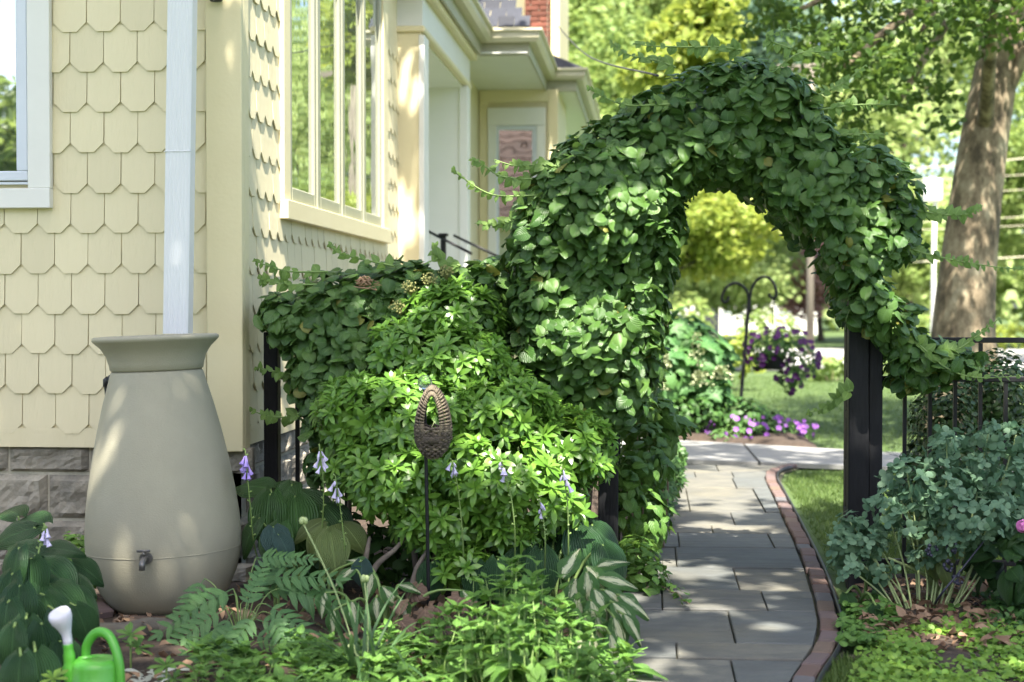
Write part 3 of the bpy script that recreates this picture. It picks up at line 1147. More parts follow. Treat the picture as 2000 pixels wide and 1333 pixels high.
# porch beyond the side window
XP = on_y(823, 300, wallB_end).x                       # outer face of the porch posts
pc = world_part(MB().box((XB - 0.3, wallB_end + 0.002, 0), (XP, wallB_end + 0.22, on_y(800, 64, wallB_end).z), 0.004), 'porch_post', 'cream_trim', house)
world_part(MB().box((XP - 0.02, wallB_end - 0.006, 0), (XP + 0.024, wallB_end + 0.235, on_y(800, 66, wallB_end).z - 0.01), 0.004), 'edge_board', 'white_trim', pc)
zb0 = on_y(800, 64, wallB_end).z
zb1 = zb0 + 0.28
YE = on_x(913, 172, XP).y
world_part(MB().box((XB - 0.3, wallB_end - 0.02, zb0 + 0.001), (XP + 0.03, YE + 0.1, zb0 + 0.05), 0.01), 'beam_moulding', 'cream_trim', house)
world_part(MB().box((XB - 0.3, wallB_end, zb0 + 0.051), (XP + 0.012, YE + 0.1, zb1), 0.003), 'porch_beam', 'white_trim', house)
world_part(MB().box((XB - 0.3, wallB_end - 0.05, zb1 + 0.001), (XP + 0.08, YE + 0.15, zb1 + 0.06), 0.01), 'beam_moulding', 'cream_trim', house)
world_part(MB().box((-4.5, wallB_end + 0.24, zb0 - 0.02), (XP - 0.03, YE, zb0 - 0.001)), 'porch_ceiling', 'white_wall', house)
YW = on_y(868, 165, 14.0).y
world_part(MB().box((-4.5, YE - 0.15, 0), (XP - 0.06, YE + 0.05, zb0 - 0.02)), 'porch_wall', 'white_wall', house)
world_part(MB().box((XP - 0.058, YE - 0.17, 0), (XP + 0.02, YE + 0.06, zb0 - 0.002), 0.004), 'porch_post', 'white_trim', house)
world_part(MB().box((-4.5, wallB_end + 0.3, 0), (XP - 0.05, YE - 0.16, 0.62)), 'porch_floor', 'concrete', house)

# eave line: steps outward twice beyond the porch
ZE = zb1 + 0.065
X2 = on_y(1005, 100, YE + 0.2).x + 0.05
Y2 = 17.3
X3 = on_y(1100, 200, Y2).x
plan = [(XP + 0.12, wallB_end - 0.25), (XP + 0.12, YE + 0.15), (X2 + 0.1, YE + 0.15), (X2 + 0.1, Y2), (X3 + 0.15, Y2), (X3 + 0.15, 22.0)]


def run(plan, prof, z):
    """a gutter-like profile (out, up) swept along a plan polyline, mitred"""
    V, F = [], []
    m = len(prof)
    for i, p in enumerate(plan):
        d0 = Vector(plan[i]) - Vector(plan[i - 1]) if i else Vector(plan[1]) - Vector(plan[0])
        d1 = Vector(plan[i + 1]) - Vector(plan[i]) if i < len(plan) - 1 else d0
        n0 = Vector((d0.y, -d0.x)).normalized(); n1 = Vector((d1.y, -d1.x)).normalized()
        nn = n0 + n1
        nn = nn / (nn.dot(n0)) if nn.length > 1e-6 else n0
        for (a, b) in prof:
            V.append((p[0] + nn.x * a, p[1] + nn.y * a, z + b))
    for i in range(len(plan) - 1):
        for k in range(m):
            F.append((i * m + k, i * m + (k + 1) % m, (i + 1) * m + (k + 1) % m, (i + 1) * m + k))
    F.append(tuple(range(m - 1, -1, -1)))
    F.append(tuple((len(plan) - 1) * m + k for k in range(m)))
    return MB().add(V, F)


world_part(run(plan, [(0.0, 0.0), (0.07, 0.0), (0.10, 0.04), (0.10, 0.09), (0.13, 0.10), (0.13, 0.125), (0.0, 0.125)], ZE + 0.10), 'gutter', 'gutter_metal', house)
world_part(run(plan, [(-0.02, 0.0), (-0.002, 0.0), (-0.002, 0.2), (-0.02, 0.2)], ZE - 0.02), 'fascia', 'fascia_paint', house)
inner = [(p[0] - 0.021, p[1]) for p in plan]
world_part(MB().box((XB - 0.6, wallB_end - 0.25, ZE + 0.0), (XP + 0.098, YE + 0.12, ZE + 0.015)), 'soffit', 'white_trim', house)
world_part(MB().box((XB - 0.6, YE + 0.122, ZE + 0.0), (X2 + 0.078, Y2 + 0.2, ZE + 0.015)), 'soffit', 'white_trim', house)
world_part(MB().box((XB - 0.6, Y2 + 0.202, ZE + 0.0), (X3 + 0.128, 22, ZE + 0.015)), 'soffit', 'white_trim', house)
# roof slopes above the eaves with overlapping slate courses
roofs = MB()
rs = 0.55


def slope(x_e, y0, y1, depth):
    m = MB()
    m.add([(x_e + 0.1, y0, ZE + 0.2), (x_e + 0.1, y1, ZE + 0.2), (x_e - depth, y1, ZE + 0.2 + depth * rs), (x_e - depth, y0, ZE + 0.2 + depth * rs)], [(0, 1, 2, 3)])
    return m


roof = world_part(slope(XP + 0.12, wallB_end - 0.25, YE + 0.13, 3.0), 'roof', 'roof_slate', house)
r2 = MB().add([(XP - 1.5, YE + 0.1, ZE + 0.2 + 0.9), (X2 + 0.2, YE + 0.06, ZE + 0.22), (X2 + 0.2, Y2, ZE + 0.22), (XP - 1.5, Y2, ZE + 1.1), (XP + 0.1, YE + 0.05, ZE + 0.22)], [(0, 4, 1, 2, 3)])
r3 = MB().add([(X2 + 0.1, Y2 - 0.04, ZE + 0.23), (X3 + 0.25, Y2 - 0.04, ZE + 0.23), (X3 + 0.25, 22, ZE + 0.23), (X2 - 0.9, 22, ZE + 0.9), (X2 - 0.9, Y2 + 0.5, ZE + 0.9)], [(0, 1, 2, 3, 4)])
world_part(r2, 'roof', 'roof_slate', house)
world_part(r3, 'roof', 'roof_slate', house)
# front-facing hip above the step, covered in slate tabs
tab = MB().box((-0.075, -0.008, 0), (0.075, 0.004, 0.17)).mesh('slate')
tab.materials.append(MATS['roof_slate'])
yF = YE + 0.02
for r in range(9):
    for k in range(9):
        x = XP - 0.1 + k * 0.155 + (r % 2) * 0.07
        xe = X2 + 0.16 - r * 0.09
        if x > xe:
            continue
        o = link('slate', tab, None, roof)
        o.location = (x - XB, yF + r * 0.105 - YA, ZE + 0.235 + r * 0.10)
        o.rotation_euler = (-math.radians(46), 0, random.uniform(-.02, .02))
# upper storey behind with corner board and brick chimney
zc0 = ZE + 0.3
cx0, cx1 = on_y(1020, 60, 18.6).x, on_y(1076, 60, 18.6).x
world_part(MB().box((on_y(985, 60, 17.0).x, 17.0, zc0), (on_y(1004, 60, 17.0).x, 18.5, 7.0)), 'upper_wall', 'cream_trim', house)
world_part(MB().box((on_y(1077, 60, 18.6).x, 18.5, zc0), (on_y(1094, 60, 18.6).x, 20.5, 7.0)), 'upper_wall', 'cream_trim', house)
world_part(MB().box((-3.2, 18.9, zc0), (cx1, 20.5, 7.0)), 'upper_wall', 'siding_paint', house)
chim = world_part(MB().box((cx0, 18.62, zc0 - 0.4), (cx1, 19.0, 7.2)), 'chimney', 'mortar', house)
bw, bh = 0.205, 0.066
bm1 = MB().box((-bw / 2 + .005, -0.02, 0.0), (bw / 2 - .005, 0.03, bh - 0.010), 0.004).mesh('brick')
bm2 = MB().box((-bw / 4 + .005, -0.02, 0.0), (bw / 4 - .005, 0.03, bh - 0.010), 0.004).mesh('brick')
for q in (bm1, bm2):
    q.materials.append(MATS['brick_red'])
wid = cx1 - cx0
for r in range(26):
    z = zc0 - 0.35 + r * bh
    x = cx0
    first = r % 2
    while x < cx1 - 0.04:
        half = first or (cx1 - x) < bw * 0.9
        first = 0
        ww = bw / 2 if half else bw
        link('brick', bm2 if half else bm1, None, chim, (x + ww / 2 - XB, 18.62 - YA - 0.012 + random.uniform(-.003, .003), z))
        x += ww
# wall facing the camera beyond the porch, with its window
xw0, xw1 = XB - 0.02, on_y(1086, 300, Y2).x
wall_far = world_part(MB().box((xw0, Y2, 0), (xw1, Y2 + 0.2, ZE)), 'wall', 'siding_paint', house)
world_part(MB().box((XB - 0.2, YE + 0.1, 0), (XB, Y2, ZE)), 'wall', 'siding_paint', house)
world_part(MB().box((xw1 - 0.09, Y2 - 0.03, 0), (xw1 + 0.02, Y2 + 0.1, ZE - 0.001), 0.003), 'corner_board', 'cream_trim', house)
world_part(MB().box((xw0 + 0.03, Y2 - 0.03, 0), (xw0 + 0.14, Y2 - 0.002, ZE - 0.14), 0.003), 'corner_board', 'cream_trim', house)
world_part(MB().box((xw0 + 0.03, Y2 - 0.035, ZE - 0.139), (xw1 - 0.091, Y2 - 0.002, ZE - 0.001), 0.003), 'frieze_board', 'cream_trim', house)
world_part(MB().box((xw1 + 0.021, Y2 + 0.1, 0), (on_y(1105, 300, 19).x, 19.0, ZE - 0.001)), 'wall', 'cream_trim', house)
for r in range(9):
    for k in range(8):
        x = xw0 + 0.2 + k * 0.155 + (r % 2) * 0.077
        z = ZE - 0.32 - r * SH_H
        if x > xw1 - 0.15 or (on_y(960, 300, Y2).x < x < on_y(1062, 300, Y2).x and z < on_y(1000, 225, Y2).z):
            continue
        link('shingle', sh_me, None, wall_far, (x - XB, Y2 - YA + 0.0, z))
wx0, wx1, wzt = on_y(953, 220, Y2).x, on_y(1066, 220, Y2).x, on_y(1000, 212, Y2).z
wF = world_part(MB().box((wx0, Y2 - 0.06, wzt - 0.20), (wx1, Y2 - 0.003, wzt), 0.004), 'window', 'white_trim', house)
world_part(MB().box((wx0 + 0.004, Y2 - 0.055, 0.8), (wx0 + 0.1, Y2 - 0.003, wzt - 0.201), 0.004), 'casing', 'white_trim', wF)
world_part(MB().box((wx1 - 0.1, Y2 - 0.055, 0.8), (wx1 - 0.004, Y2 - 0.003, wzt - 0.201), 0.004), 'casing', 'white_trim', wF)
gx0, gx1 = wx0 + 0.1, wx1 - 0.1
world_part(MB().box((gx0, Y2 - 0.04, 0.8), (gx0 + 0.03, Y2, wzt - 0.202)).box((gx1 - 0.05, Y2 - 0.04, 0.8), (gx1, Y2, wzt - 0.202)).box((gx0 + .031, Y2 - 0.04, wzt - 0.25), (gx1 - 0.051, Y2, wzt - 0.202)), 'frame', 'window_vinyl', wF)
world_part(MB().prism([(gx0 + 0.028, Y2 - 0.039), (gx1 - 0.049, Y2 - 0.002), (gx1 - 0.049, Y2 + 0.01), (gx0 + 0.028, Y2 + 0.01)], 2, 0.8, wzt - 0.249), 'pane', 'window_glass', wF)
# narrow window strip on the wall just past the porch
world_part(MB().box((XB - 0.01, YE + 0.5, 1.0), (XB + 0.04, YE + 1.3, on_x(925, 225, XB).z), 0.004), 'window', 'window_vinyl', house)

# porch handrail
h0, h1 = at(836, 452, 13.2), at(921, 496, 13.0)
rail = world_part(MB().tube([h0, h1], 0.013, 6), 'handrail', 'black_metal', house)
world_part(MB().tube([h0 + Vector((0.12, 0.8, 0.0)), h1 + Vector((0.15, 0.8, 0))], 0.013, 6), 'handrail', 'black_metal', house)
pp = at(866, 462, 13.15)
world_part(MB().box((pp.x - 0.022, pp.y - 0.022, 0), (pp.x + 0.022, pp.y + 0.022, pp.z)).box((pp.x - 0.04, pp.y - 0.04, pp.z), (pp.x + 0.04, pp.y + 0.04, pp.z + 0.025), 0.006), 'baluster', 'black_metal', rail)

# downspout: ribbed rectangular pipe down into the barrel
ds = MB()
pts = [(326 + 6, -400), (331, 0), (326, 300), (322, 645)]
xs_l, xs_r = 0, 0
rib = []
wds = 0.116
nr = 15
for i in range(nr):
    rib.append((-wds / 2 + 0.008 + i * (wds - 0.016) / (nr - 1), -0.0385 - (0.0022 if i % 2 else 0)))
outl = [(-wds / 2, 0.04), (-wds / 2, -0.032)] + rib + [(wds / 2, -0.032), (wds / 2, 0.04)]
V, F = [], []
secs = [at(p[0] + 25, p[1], 6.93) for p in ((338, -500), (331, 0), (322, 652))]
for p in secs:
    V += [(p.x + a, p.y + b, p.z) for a, b in outl]
k = len(outl)
for i in range(2):
    F += [(i * k + j, i * k + (j + 1) % k, (i + 1) * k + (j + 1) % k, (i + 1) * k + j) for j in range(k)]
F += [tuple(range(k)), tuple(range(2 * k, 3 * k))]
dso = world_part(MB().add(V, F), 'downspout', 'downspout_metal', house)
sp = at(326 + 25, 297, 6.93)
world_part(MB().box((sp.x - wds / 2 - 0.0015, sp.y - 0.0425, sp.z - 0.0035), (sp.x + wds / 2 + 0.0015, sp.y + 0.04, sp.z), 0.001), 'sleeve', 'downspout_metal', dso)

# camera under the eave on the corner board
sc_ = thing('security_camera', 'small black security camera fixed high on the corner board', 'camera', tuple(on_y(424, -3, YA - 0.06)))
MB().lathe([(0, -0.03), (0.026, -0.028), (0.03, -0.02), (0.03, 0.035), (0.024, 0.045), (0, 0.046)], 16).build('housing', 'dark_plastic', sc_, (0, -0.02, 0.01))
MB().tube([(0, -0.05, -0.005), (0, -0.058, -0.005)], 0.014, 12).build('lens', 'clear_glass', sc_)
MB().box((-0.02, 0.0, 0.02), (0.02, 0.016, 0.09), 0.003).build('bracket', 'dark_plastic', sc_)

# =================================================================== RAIN BARREL
bx = at(325, 1060, 6.50)
barrel = thing('rain_barrel', 'tall tan urn-shaped rain barrel under the white downspout', 'barrel', (bx.x, bx.y, 0.02))
barrel.scale = (1, 1, 0.945)
barrel.rotation_euler = (0, math.radians(-2.1), 0)
prof = [(0.0, 0.0), (0.17, 0.0), (0.20, 0.006), (0.235, 0.04), (0.272, 0.10), (0.302, 0.175), (0.317, 0.24), (0.3235, 0.29), (0.324, 0.34), (0.318, 0.43), (0.305, 0.54), (0.284, 0.67), (0.258, 0.80), (0.230, 0.92), (0.206, 1.01), (0.192, 1.065), (0.186, 1.072), (0.10, 1.072)]
MB().lathe(prof, 72).build('body', 'barrel_plastic', barrel)
MB().lathe([(0.10, 1.0735), (0.186, 1.0735), (0.193, 1.08), (0.197, 1.105), (0.207, 1.14), (0.228, 1.175), (0.256, 1.203), (0.263, 1.212), (0.262, 1.222), (0.253, 1.228), (0.215, 1.230), (0.203, 1.224), (0.196, 1.18), (0.18, 1.13), (0.0, 1.12)], 72).build('planter_rim', 'barrel_plastic', barrel)
MB().lathe([(0.318, 0.277), (0.3240, 0.279), (0.3243, 0.281), (0.318, 0.284)], 72).build('seam', 'barrel_plastic', barrel)
sg = MB()
sg.tube([(0, 0.01, 0), (0, -0.012, 0)], 0.026, 14)
sg.tube([(0, 0, 0), (0, -0.05, 0), (0, -0.07, -0.012), (0, -0.078, -0.04)], [0.012, 0.013, 0.013, 0.012], 10)
spg = sg.build('spigot', 'spigot_metal', barrel, (0.03, -0.318, 0.285))
spg.rotation_euler[2] = math.radians(4)
MB().tube([(0, -0.042, 0.01), (0, -0.042, 0.034)], 0.005, 6).tube([(-0.026, -0.042, 0.036), (0.026, -0.042, 0.036)], 0.0055, 8).build('tap_handle', 'spigot_metal', spg)
ov = MB().tube([(0, 0, 0), (-0.02, 0.0, 0.005)], 0.018, 12).tube([(-0.02, 0, 0.005), (-0.03, 0, 0.0), (-0.031, 0, -0.03)], 0.014, 10)
ovo = ov.build('overflow_fitting', 'dark_plastic', barrel, (-0.20, 0.02, 1.035))
MB().tube(catmull([(-0.031, 0, -0.02), (-0.031, 0.01, -0.1), (-0.03, 0.03, -0.3), (-0.06, 0.09, -0.7), (-0.10, 0.12, -0.95)], 6), 0.009, 8).build('hose', 'dark_plastic', ovo)

# bricks and the weathered log at its foot
bk = MB().box((-0.1, -0.05, 0), (0.1, 0.05, 0.05), 0.008).mesh('brick')
bk.materials.append(MATS['path_brick'])
foot = [('red brick bedded under the front of the rain barrel', (bx.x - 0.02, bx.y - 0.29, -0.01), 0.05), ('red brick tipped up beside the barrel foot', (bx.x - 0.27, bx.y - 0.22, 0.02), 0.9), ('brick lying flat behind the tipped brick', (bx.x - 0.25, bx.y - 0.03, 0.0), 0.3)]
for lb, p, rz in foot:
    o = link('loose_brick', bk, None, None, p)
    o.rotation_euler = (0.25 if 'tipped' in lb else 0.02, 0.06, rz)
    tag(o, lb, 'brick', 'bricks around the rain barrel')
lp = on_z(215, 1265), on_z(330, 1250)
logm = MB().tube(catmull([(lp[0].x - 0.1, lp[0].y, 0.04), (lp[0].x + 0.05, lp[0].y + 0.02, 0.045), (lp[1].x - 0.05, lp[1].y, 0.04), (lp[1].x + 0.05, lp[1].y - 0.03, 0.03)], 4), [0.045, 0.05, 0.052, 0.05, 0.048, 0.05, 0.052, 0.05, 0.046, 0.045, 0.044, 0.04, 0.032], 10)
tag(logm.build('garden_log', 'log_wood'), 'weathered grey timber lying before the rain barrel', 'log')

# =================================================================== WATERING CAN
wc0 = at(190, 1330, 4.95)
can = thing('watering_can', 'green plastic watering can with a pale rose', 'watering can', (wc0.x, wc0.y, 0.0))
can.rotation_euler[2] = math.radians(8)
can.scale = (0.9, 0.9, 0.96)
MB().lathe([(0, 0.006), (0.082, 0.006), (0.088, 0.012), (0.089, 0.09), (0.092, 0.093), (0.092, 0.10), (0.089, 0.103), (0.088, 0.15), (0.084, 0.162), (0.076, 0.172), (0.066, 0.176)], 40).build('body', 'can_green', can)
# domed top with its filling hole towards the spout
tp = MB()
ring = []
nn = 40
V = [(0.066 * math.cos(2 * math.pi * k / nn), 0.066 * math.sin(2 * math.pi * k / nn), 0.176) for k in range(nn)] + [(-0.038 + 0.026 * math.cos(2 * math.pi * k / nn), -0.016 + 0.02 * math.sin(2 * math.pi * k / nn), 0.183) for k in range(nn)] + [(-0.038 + 0.024 * math.cos(2 * math.pi * k / nn), -0.016 + 0.018 * math.sin(2 * math.pi * k / nn), 0.172) for k in range(nn)]
F = [(s_ * nn + k, s_ * nn + (k + 1) % nn, (s_ + 1) * nn + (k + 1) % nn, (s_ + 1) * nn + k) for s_ in (0, 1) for k in range(nn)]
tp.add(V, F, True)
tp.build('top', 'can_green', can)
MB().lathe([(0, 0.0), (0.07, 0.0)], 24, (0, 0, 0.02)).build('inside', 'dark_plastic', can)
MB().tube(catmull([(-0.070, 0, 0.06), (-0.095, 0, 0.12), (-0.098, 0, 0.18), (-0.103, 0, 0.225)], 5), [0.03] * 4 + [0.026] * 4 + [0.021] * 4 + [0.018] * 4, 14).build('spout', 'can_green', can)
MB().tube([(-0.102, 0, 0.215), (-0.104, 0, 0.24), (-0.108, -0.002, 0.262), (-0.114, -0.006, 0.285), (-0.121, -0.012, 0.308), (-0.127, -0.018, 0.326), (-0.130, -0.022, 0.336), (-0.131, -0.023, 0.339)], [0.0175, 0.0165, 0.018, 0.027, 0.038, 0.041, 0.037, 0.025], 24).build('rose', 'can_white', can)
MB().tube(catmull([(-0.045, 0.03, 0.165), (-0.043, 0.03, 0.215), (-0.005, 0.02, 0.258), (0.045, -0.005, 0.25), (0.082, -0.035, 0.18), (0.092, -0.045, 0.09), (0.085, -0.04, 0.03)], 6), 0.0165, 12).build('handle', 'can_green', can)

# =================================================================== ARBOR, FENCES
post_r = on_y(1677, 900, 7.12)
post_l = on_y(1188, 900, 7.15)
arbor = thing('garden_arbor', 'black wooden garden arch carrying the climbing vine over the path', 'arbor', ((post_l.x + post_r.x) / 2, 7.1, 0))
ps = 0.092
xl, xrp = post_l.x, post_r.x
for (x, y) in ((xl, 7.16), (xrp, 7.16), (xl, 7.62), (xrp + 0.045, 7.62)):
    world_part(MB().box((x - ps / 2, y - ps / 2, 0), (x + ps / 2, y + ps / 2, 1.7), 0.005), 'post', 'black_paint', arbor)
world_part(MB().box((xrp + ps / 2 + 0.001, 7.13, 0), (xrp + ps / 2 + 0.062, 7.2, 1.5), 0.004), 'post', 'black_paint', arbor)
xc_, rr = (xl + xrp) / 2, (xrp - xl) / 2
for y in (7.22, 7.62):
    pts = [(xc_ + rr * math.cos(a), y, 1.75 + rr * 0.85 * math.sin(a)) for a in np.linspace(math.pi, 0, 22)]
    world_part(MB().tube(pts, 0.028, 8, flat=1.5), 'hoop', 'black_paint', arbor)
for a in np.linspace(math.pi * 0.96, math.pi * 0.04, 10):
    p = (xc_ + rr * math.cos(a), 1.77 + rr * 0.85 * math.sin(a))
    world_part(MB().box((p[0] - 0.018, 7.15, p[1] - 0.01), (p[0] + 0.018, 7.7, p[1] + 0.01), 0.003), 'slat', 'black_paint', arbor)
for x in (xl, xrp):
    for z in np.linspace(0.3, 1.7, 7):
        world_part(MB().box((x - 0.012, 7.21, z), (x + 0.012, 7.575, z + 0.03)), 'rung', 'black_paint', arbor)

fz = on_y(1950, 665, FENCE_Y).z
fz2 = on_y(1950, 741, FENCE_Y).z
frt = thing('iron_fence', 'black metal picket fence with two top rails beyond the blue-green shrub', 'fence', (xrp + 0.1, FENCE_Y, 0))
X0, X1 = xrp + 0.11, 4.3
world_part(MB().box((X0, FENCE_Y - 0.016, fz - 0.012), (X1, FENCE_Y + 0.016, fz + 0.013), 0.003), 'rail', 'black_metal', frt)
world_part(MB().box((X0, FENCE_Y - 0.016, fz2 - 0.012), (X1, FENCE_Y + 0.016, fz2 + 0.013), 0.003), 'rail', 'black_metal', frt)
world_part(MB().box((X0, FENCE_Y - 0.016, 0.10), (X1, FENCE_Y + 0.016, 0.125), 0.003), 'rail', 'black_metal', frt)
xp0 = on_y(1767, 800, FENCE_Y).x
dxp = on_y(1816, 800, FENCE_Y).x - xp0
k = 0
while xp0 + k * dxp < X1:
    x = xp0 + k * dxp
    ztop = fz2 + 0.075 if k % 2 else fz2 + 0.02
    world_part(MB().box((x - 0.0085, FENCE_Y - 0.009, 0.04), (x + 0.0085, FENCE_Y + 0.009, fz - 0.013 if k % 3 == 0 else ztop)), 'picket', 'black_metal', frt)
    k += 1
flt = thing('fence_section', 'black fence section buried in vine beside the house wall', 'fence', (XB + 0.3, FENCE_Y, 0))
xf = on_y(531, 800, FENCE_Y - 0.05).x
world_part(MB().box((xf - 0.034, FENCE_Y - 0.075, 0), (xf + 0.034, FENCE_Y - 0.007, 1.18), 0.004), 'post', 'black_paint', flt)
for z in (0.05, 0.95, 1.12):
    world_part(MB().box((xf + 0.036, FENCE_Y - 0.02, z), (xl - 0.05, FENCE_Y + 0.02, z + 0.035), 0.003), 'rail', 'black_metal', flt)
x = xf + 0.12
while x < xl - 0.08:
    world_part(MB().box((x - 0.01, FENCE_Y - 0.035, 0.05), (x + 0.01, FENCE_Y - 0.021, 1.1)), 'picket', 'black_metal', flt)
    x += 0.12

# =================================================================== CLIMBING VINE
VINE = [leaf_template('leaf', 1, 0.98, [0.42, 0.90, 1.0, 0.96, 0.80, 0.50, 0.0], 7, 4, fold=f, droop=dr, cord=0.16, serr=0.03, wave=wv, seed=sd) for f, dr, wv, sd in ((0.22, 0.35, 0.02, 1), (0.05, 0.5, 0.03, 2), (-0.12, 0.25, 0.02, 3), (0.32, 0.15, 0.015, 4))]


def px_poly(pts, y):
    return [(on_y(px, py, y).x, on_y(px, py, y).z) for px, py in pts]


VP_A = [(985, 480), (995, 410), (1035, 330), (1095, 275), (1170, 225), (1245, 180), (1325, 140), (1400, 118), (1460, 108), (1530, 125), (1585, 160), (1612, 215), (1642, 268), (1700, 283), (1755, 305), (1795, 345), (1816, 400), (1808, 450), (1815, 495), (1780, 505), (1735, 540), (1772, 585), (1812, 598), (1800, 640), (1850, 662), (1925, 690), (1955, 715), (1900, 740), (1810, 768), (1748, 772), (1722, 700), (1690, 672), (1640, 636), (1618, 628), (1632, 585), (1604, 535), (1582, 490), (1535, 462), (1488, 408), (1440, 376), (1385, 368), (1338, 395), (1342, 480), (1326, 560), (1306, 640), (1296, 760), (1284, 826), (1240, 846), (1190, 870), (1120, 880), (1040, 860), (990, 760)]
VP_F = [(498, 610), (512, 572), (560, 558), (625, 532), (700, 517), (762, 508), (850, 512), (935, 508), (985, 480), (1010, 600), (1010, 860), (940, 930), (760, 960), (600, 965), (592, 880), (575, 800), (552, 745), (545, 690), (508, 648)]


def vine(root, poly_px, yc, thick, n_shell, seed, size=(0.044, 0.074), R=0.30, m='vine_leaf', most=290, cell=30):
    rg = np.random.default_rng(seed)
    poly = px_poly(poly_px, yc - thick * 0.5)
    A = np.array(poly)
    lo, hi = A.min(0), A.max(0)
    P = lo + (hi - lo) * rg.random((n_shell * 4, 2))
    P = P[inpoly(P, poly)]
    d, dr = polydist(P, poly)
    rag = np.array([mnoise.fractal(Vector((p[0] * 7, p[1] * 7, seed + 9)), 0.8, 2.1, 3) for p in P])
    k = d > 0.012 + 0.055 * np.clip(rag + 0.25, 0, 1.2)
    P, d, dr = P[k][:n_shell], d[k][:n_shell], dr[k][:n_shell]
    e = np.clip(d / R, 0, 1)
    half = thick * np.sqrt(1 - (1 - e) ** 2)
    bump_ = np.array([mnoise.noise(Vector((p[0] * 3.1, p[1] * 3.1, seed))) for p in P])
    half = half * (1 + 0.45 * bump_) + np.clip(rg.normal(size=len(P)) * 0.035, -0.1, 0.1)
    side = np.where(rg.random(len(P)) < 0.72, -1.0, 1.0)
    dep = np.where(rg.random(len(P)) < 0.62, 1.0, rg.random(len(P)) ** 0.6)
    Y = yc + side * half * dep + rg.normal(size=len(P)) * 0.015
    pos = np.column_stack([P[:, 0], Y, P[:, 1]])
    k = (1 - e)[:, None]
    N = np.zeros((len(P), 3))
    N[:, 1] = side * e
    N[:, [0, 2]] = dr * k * 1.1
    N[:, 2] += 0.7
    N += rg.normal(size=N.shape) * 0.5
    T = np.zeros((len(P), 3))
    T[:, 2] = -0.9
    T[:, 1] = side * 0.45
    T += rg.normal(size=T.shape) * 0.8
    S = rg.uniform(size[0], size[1], len(P))
    S = np.where(rg.random(len(P)) < 0.12, S * 1.2, S)
    pos = pos - norm(T) * (S * 0.4)[:, None]
    M = frames(pos, N, T, S)
    grow(root, VINE, M, m, most=most, cell=cell)


va = thing('climbing_vine', 'dense dark green vine of heart-shaped leaves climbing over the arch', 'vine', (xl, 7.3, 0))
vine(va, VP_A, 7.27, 0.36, 9000, 5, R=0.19)
vf = thing('climbing_vine', 'leafy green vine smothering the low fence between house wall and arch', 'vine', (-1.0, 7.25, 0))
vine(vf, VP_F, 7.22, 0.28, 5200, 6, R=0.2, cell=28)


def woody(root, pts, r0, r1, m, name):
    c = catmull(pts, 5)
    world_part(MB().tube(c, list(np.linspace(r0, r1, len(c))), 7), name, m, root)


for x0 in (xl - 0.14, xl - 0.2):
    woody(va, [(x0, 7.3, 0), (x0 + 0.05, 7.32, 0.6), (x0 - 0.04, 7.3, 1.2), (x0 + 0.12, 7.3, 1.9), (x0 + 0.4, 7.3, 2.2)], 0.02, 0.008, 'twig', 'stem')
woody(va, [(xrp, 7.25, 1.2), (xrp - 0.1, 7.25, 1.6), (xrp - 0.2, 7.3, 2.0), (xc_, 7.3, 2.2)], 0.014, 0.008, 'twig', 'stem')
for x0 in (-1.5, -1.0, -0.6):
    woody(vf, [(x0, 7.2, 0), (x0 + 0.08, 7.18, 0.4), (x0 - 0.05, 7.2, 0.8), (x0 + 0.1, 7.2, 1.1)], 0.015, 0.006, 'twig', 'stem')

# long shoots with small leaves
SHOOT_F = [[(640, 531), (570, 531), (530, 522), (498, 510)], [(620, 556), (560, 556), (520, 548), (505, 545)], [(770, 520), (700, 505), (660, 492), (645, 478)], [(605, 735), (560, 730), (520, 722), (500, 718)], [(590, 806), (560, 815), (520, 812), (492, 802)], [(900, 520), (860, 505), (850, 490), (852, 480)]]
SHOOT_A = [[(1120, 375), (1040, 382), (960, 380), (900, 345), (885, 332)], [(1040, 350), (980, 345), (940, 320), (922, 312)], [(1120, 330), (1060, 322), (1010, 325), (965, 312)], [(1030, 425), (990, 435), (960, 440), (935, 436)], [(1450, 98), (1400, 92), (1330, 92), (1270, 90), (1240, 85)], [(1320, 132), (1280, 118), (1230, 108), (1195, 84)], [(1360, 200), (1290, 205), (1220, 205), (1170, 185), (1150, 172)], [(1380, 230), (1320, 262), (1260, 285), (1200, 280)], [(1460, 175), (1400, 172), (1350, 178), (1325, 165)], [(1500, 150), (1560, 105), (1620, 103), (1660, 98)], [(1545, 95), (1500, 75), (1560, 50)], [(1560, 200), (1600, 185), (1650, 160), (1690, 128)], [(1560, 345), (1610, 342), (1670, 340), (1700, 338)], [(1700, 420), (1740, 465), (1790, 490), (1860, 508), (1930, 520), (1995, 527)], [(1790, 412), (1850, 420), (1890, 418), (1920, 402)], [(1740, 640), (1790, 670), (1850, 720), (1910, 738), (1985, 735)], [(1830, 690), (1870, 682), (1910, 655), (1955, 620)], [(1630, 265), (1680, 262), (1730, 263)], [(1600, 215), (1680, 205), (1750, 205)], [(1230, 680), (1150, 770), (1200, 740)], [(1664, 762), (1640, 778), (1615, 797), (1580, 806)], [(1580, 360), (1560, 385), (1580, 372)]]
SMALL = [leaf_template('small_leaf', 1, 0.8, [0.3, 0.85, 1, 0.8, 0.45, 0], 4, 2, fold=0.35, droop=0.3, cord=0.1, seed=q) for q in (1, 2)]
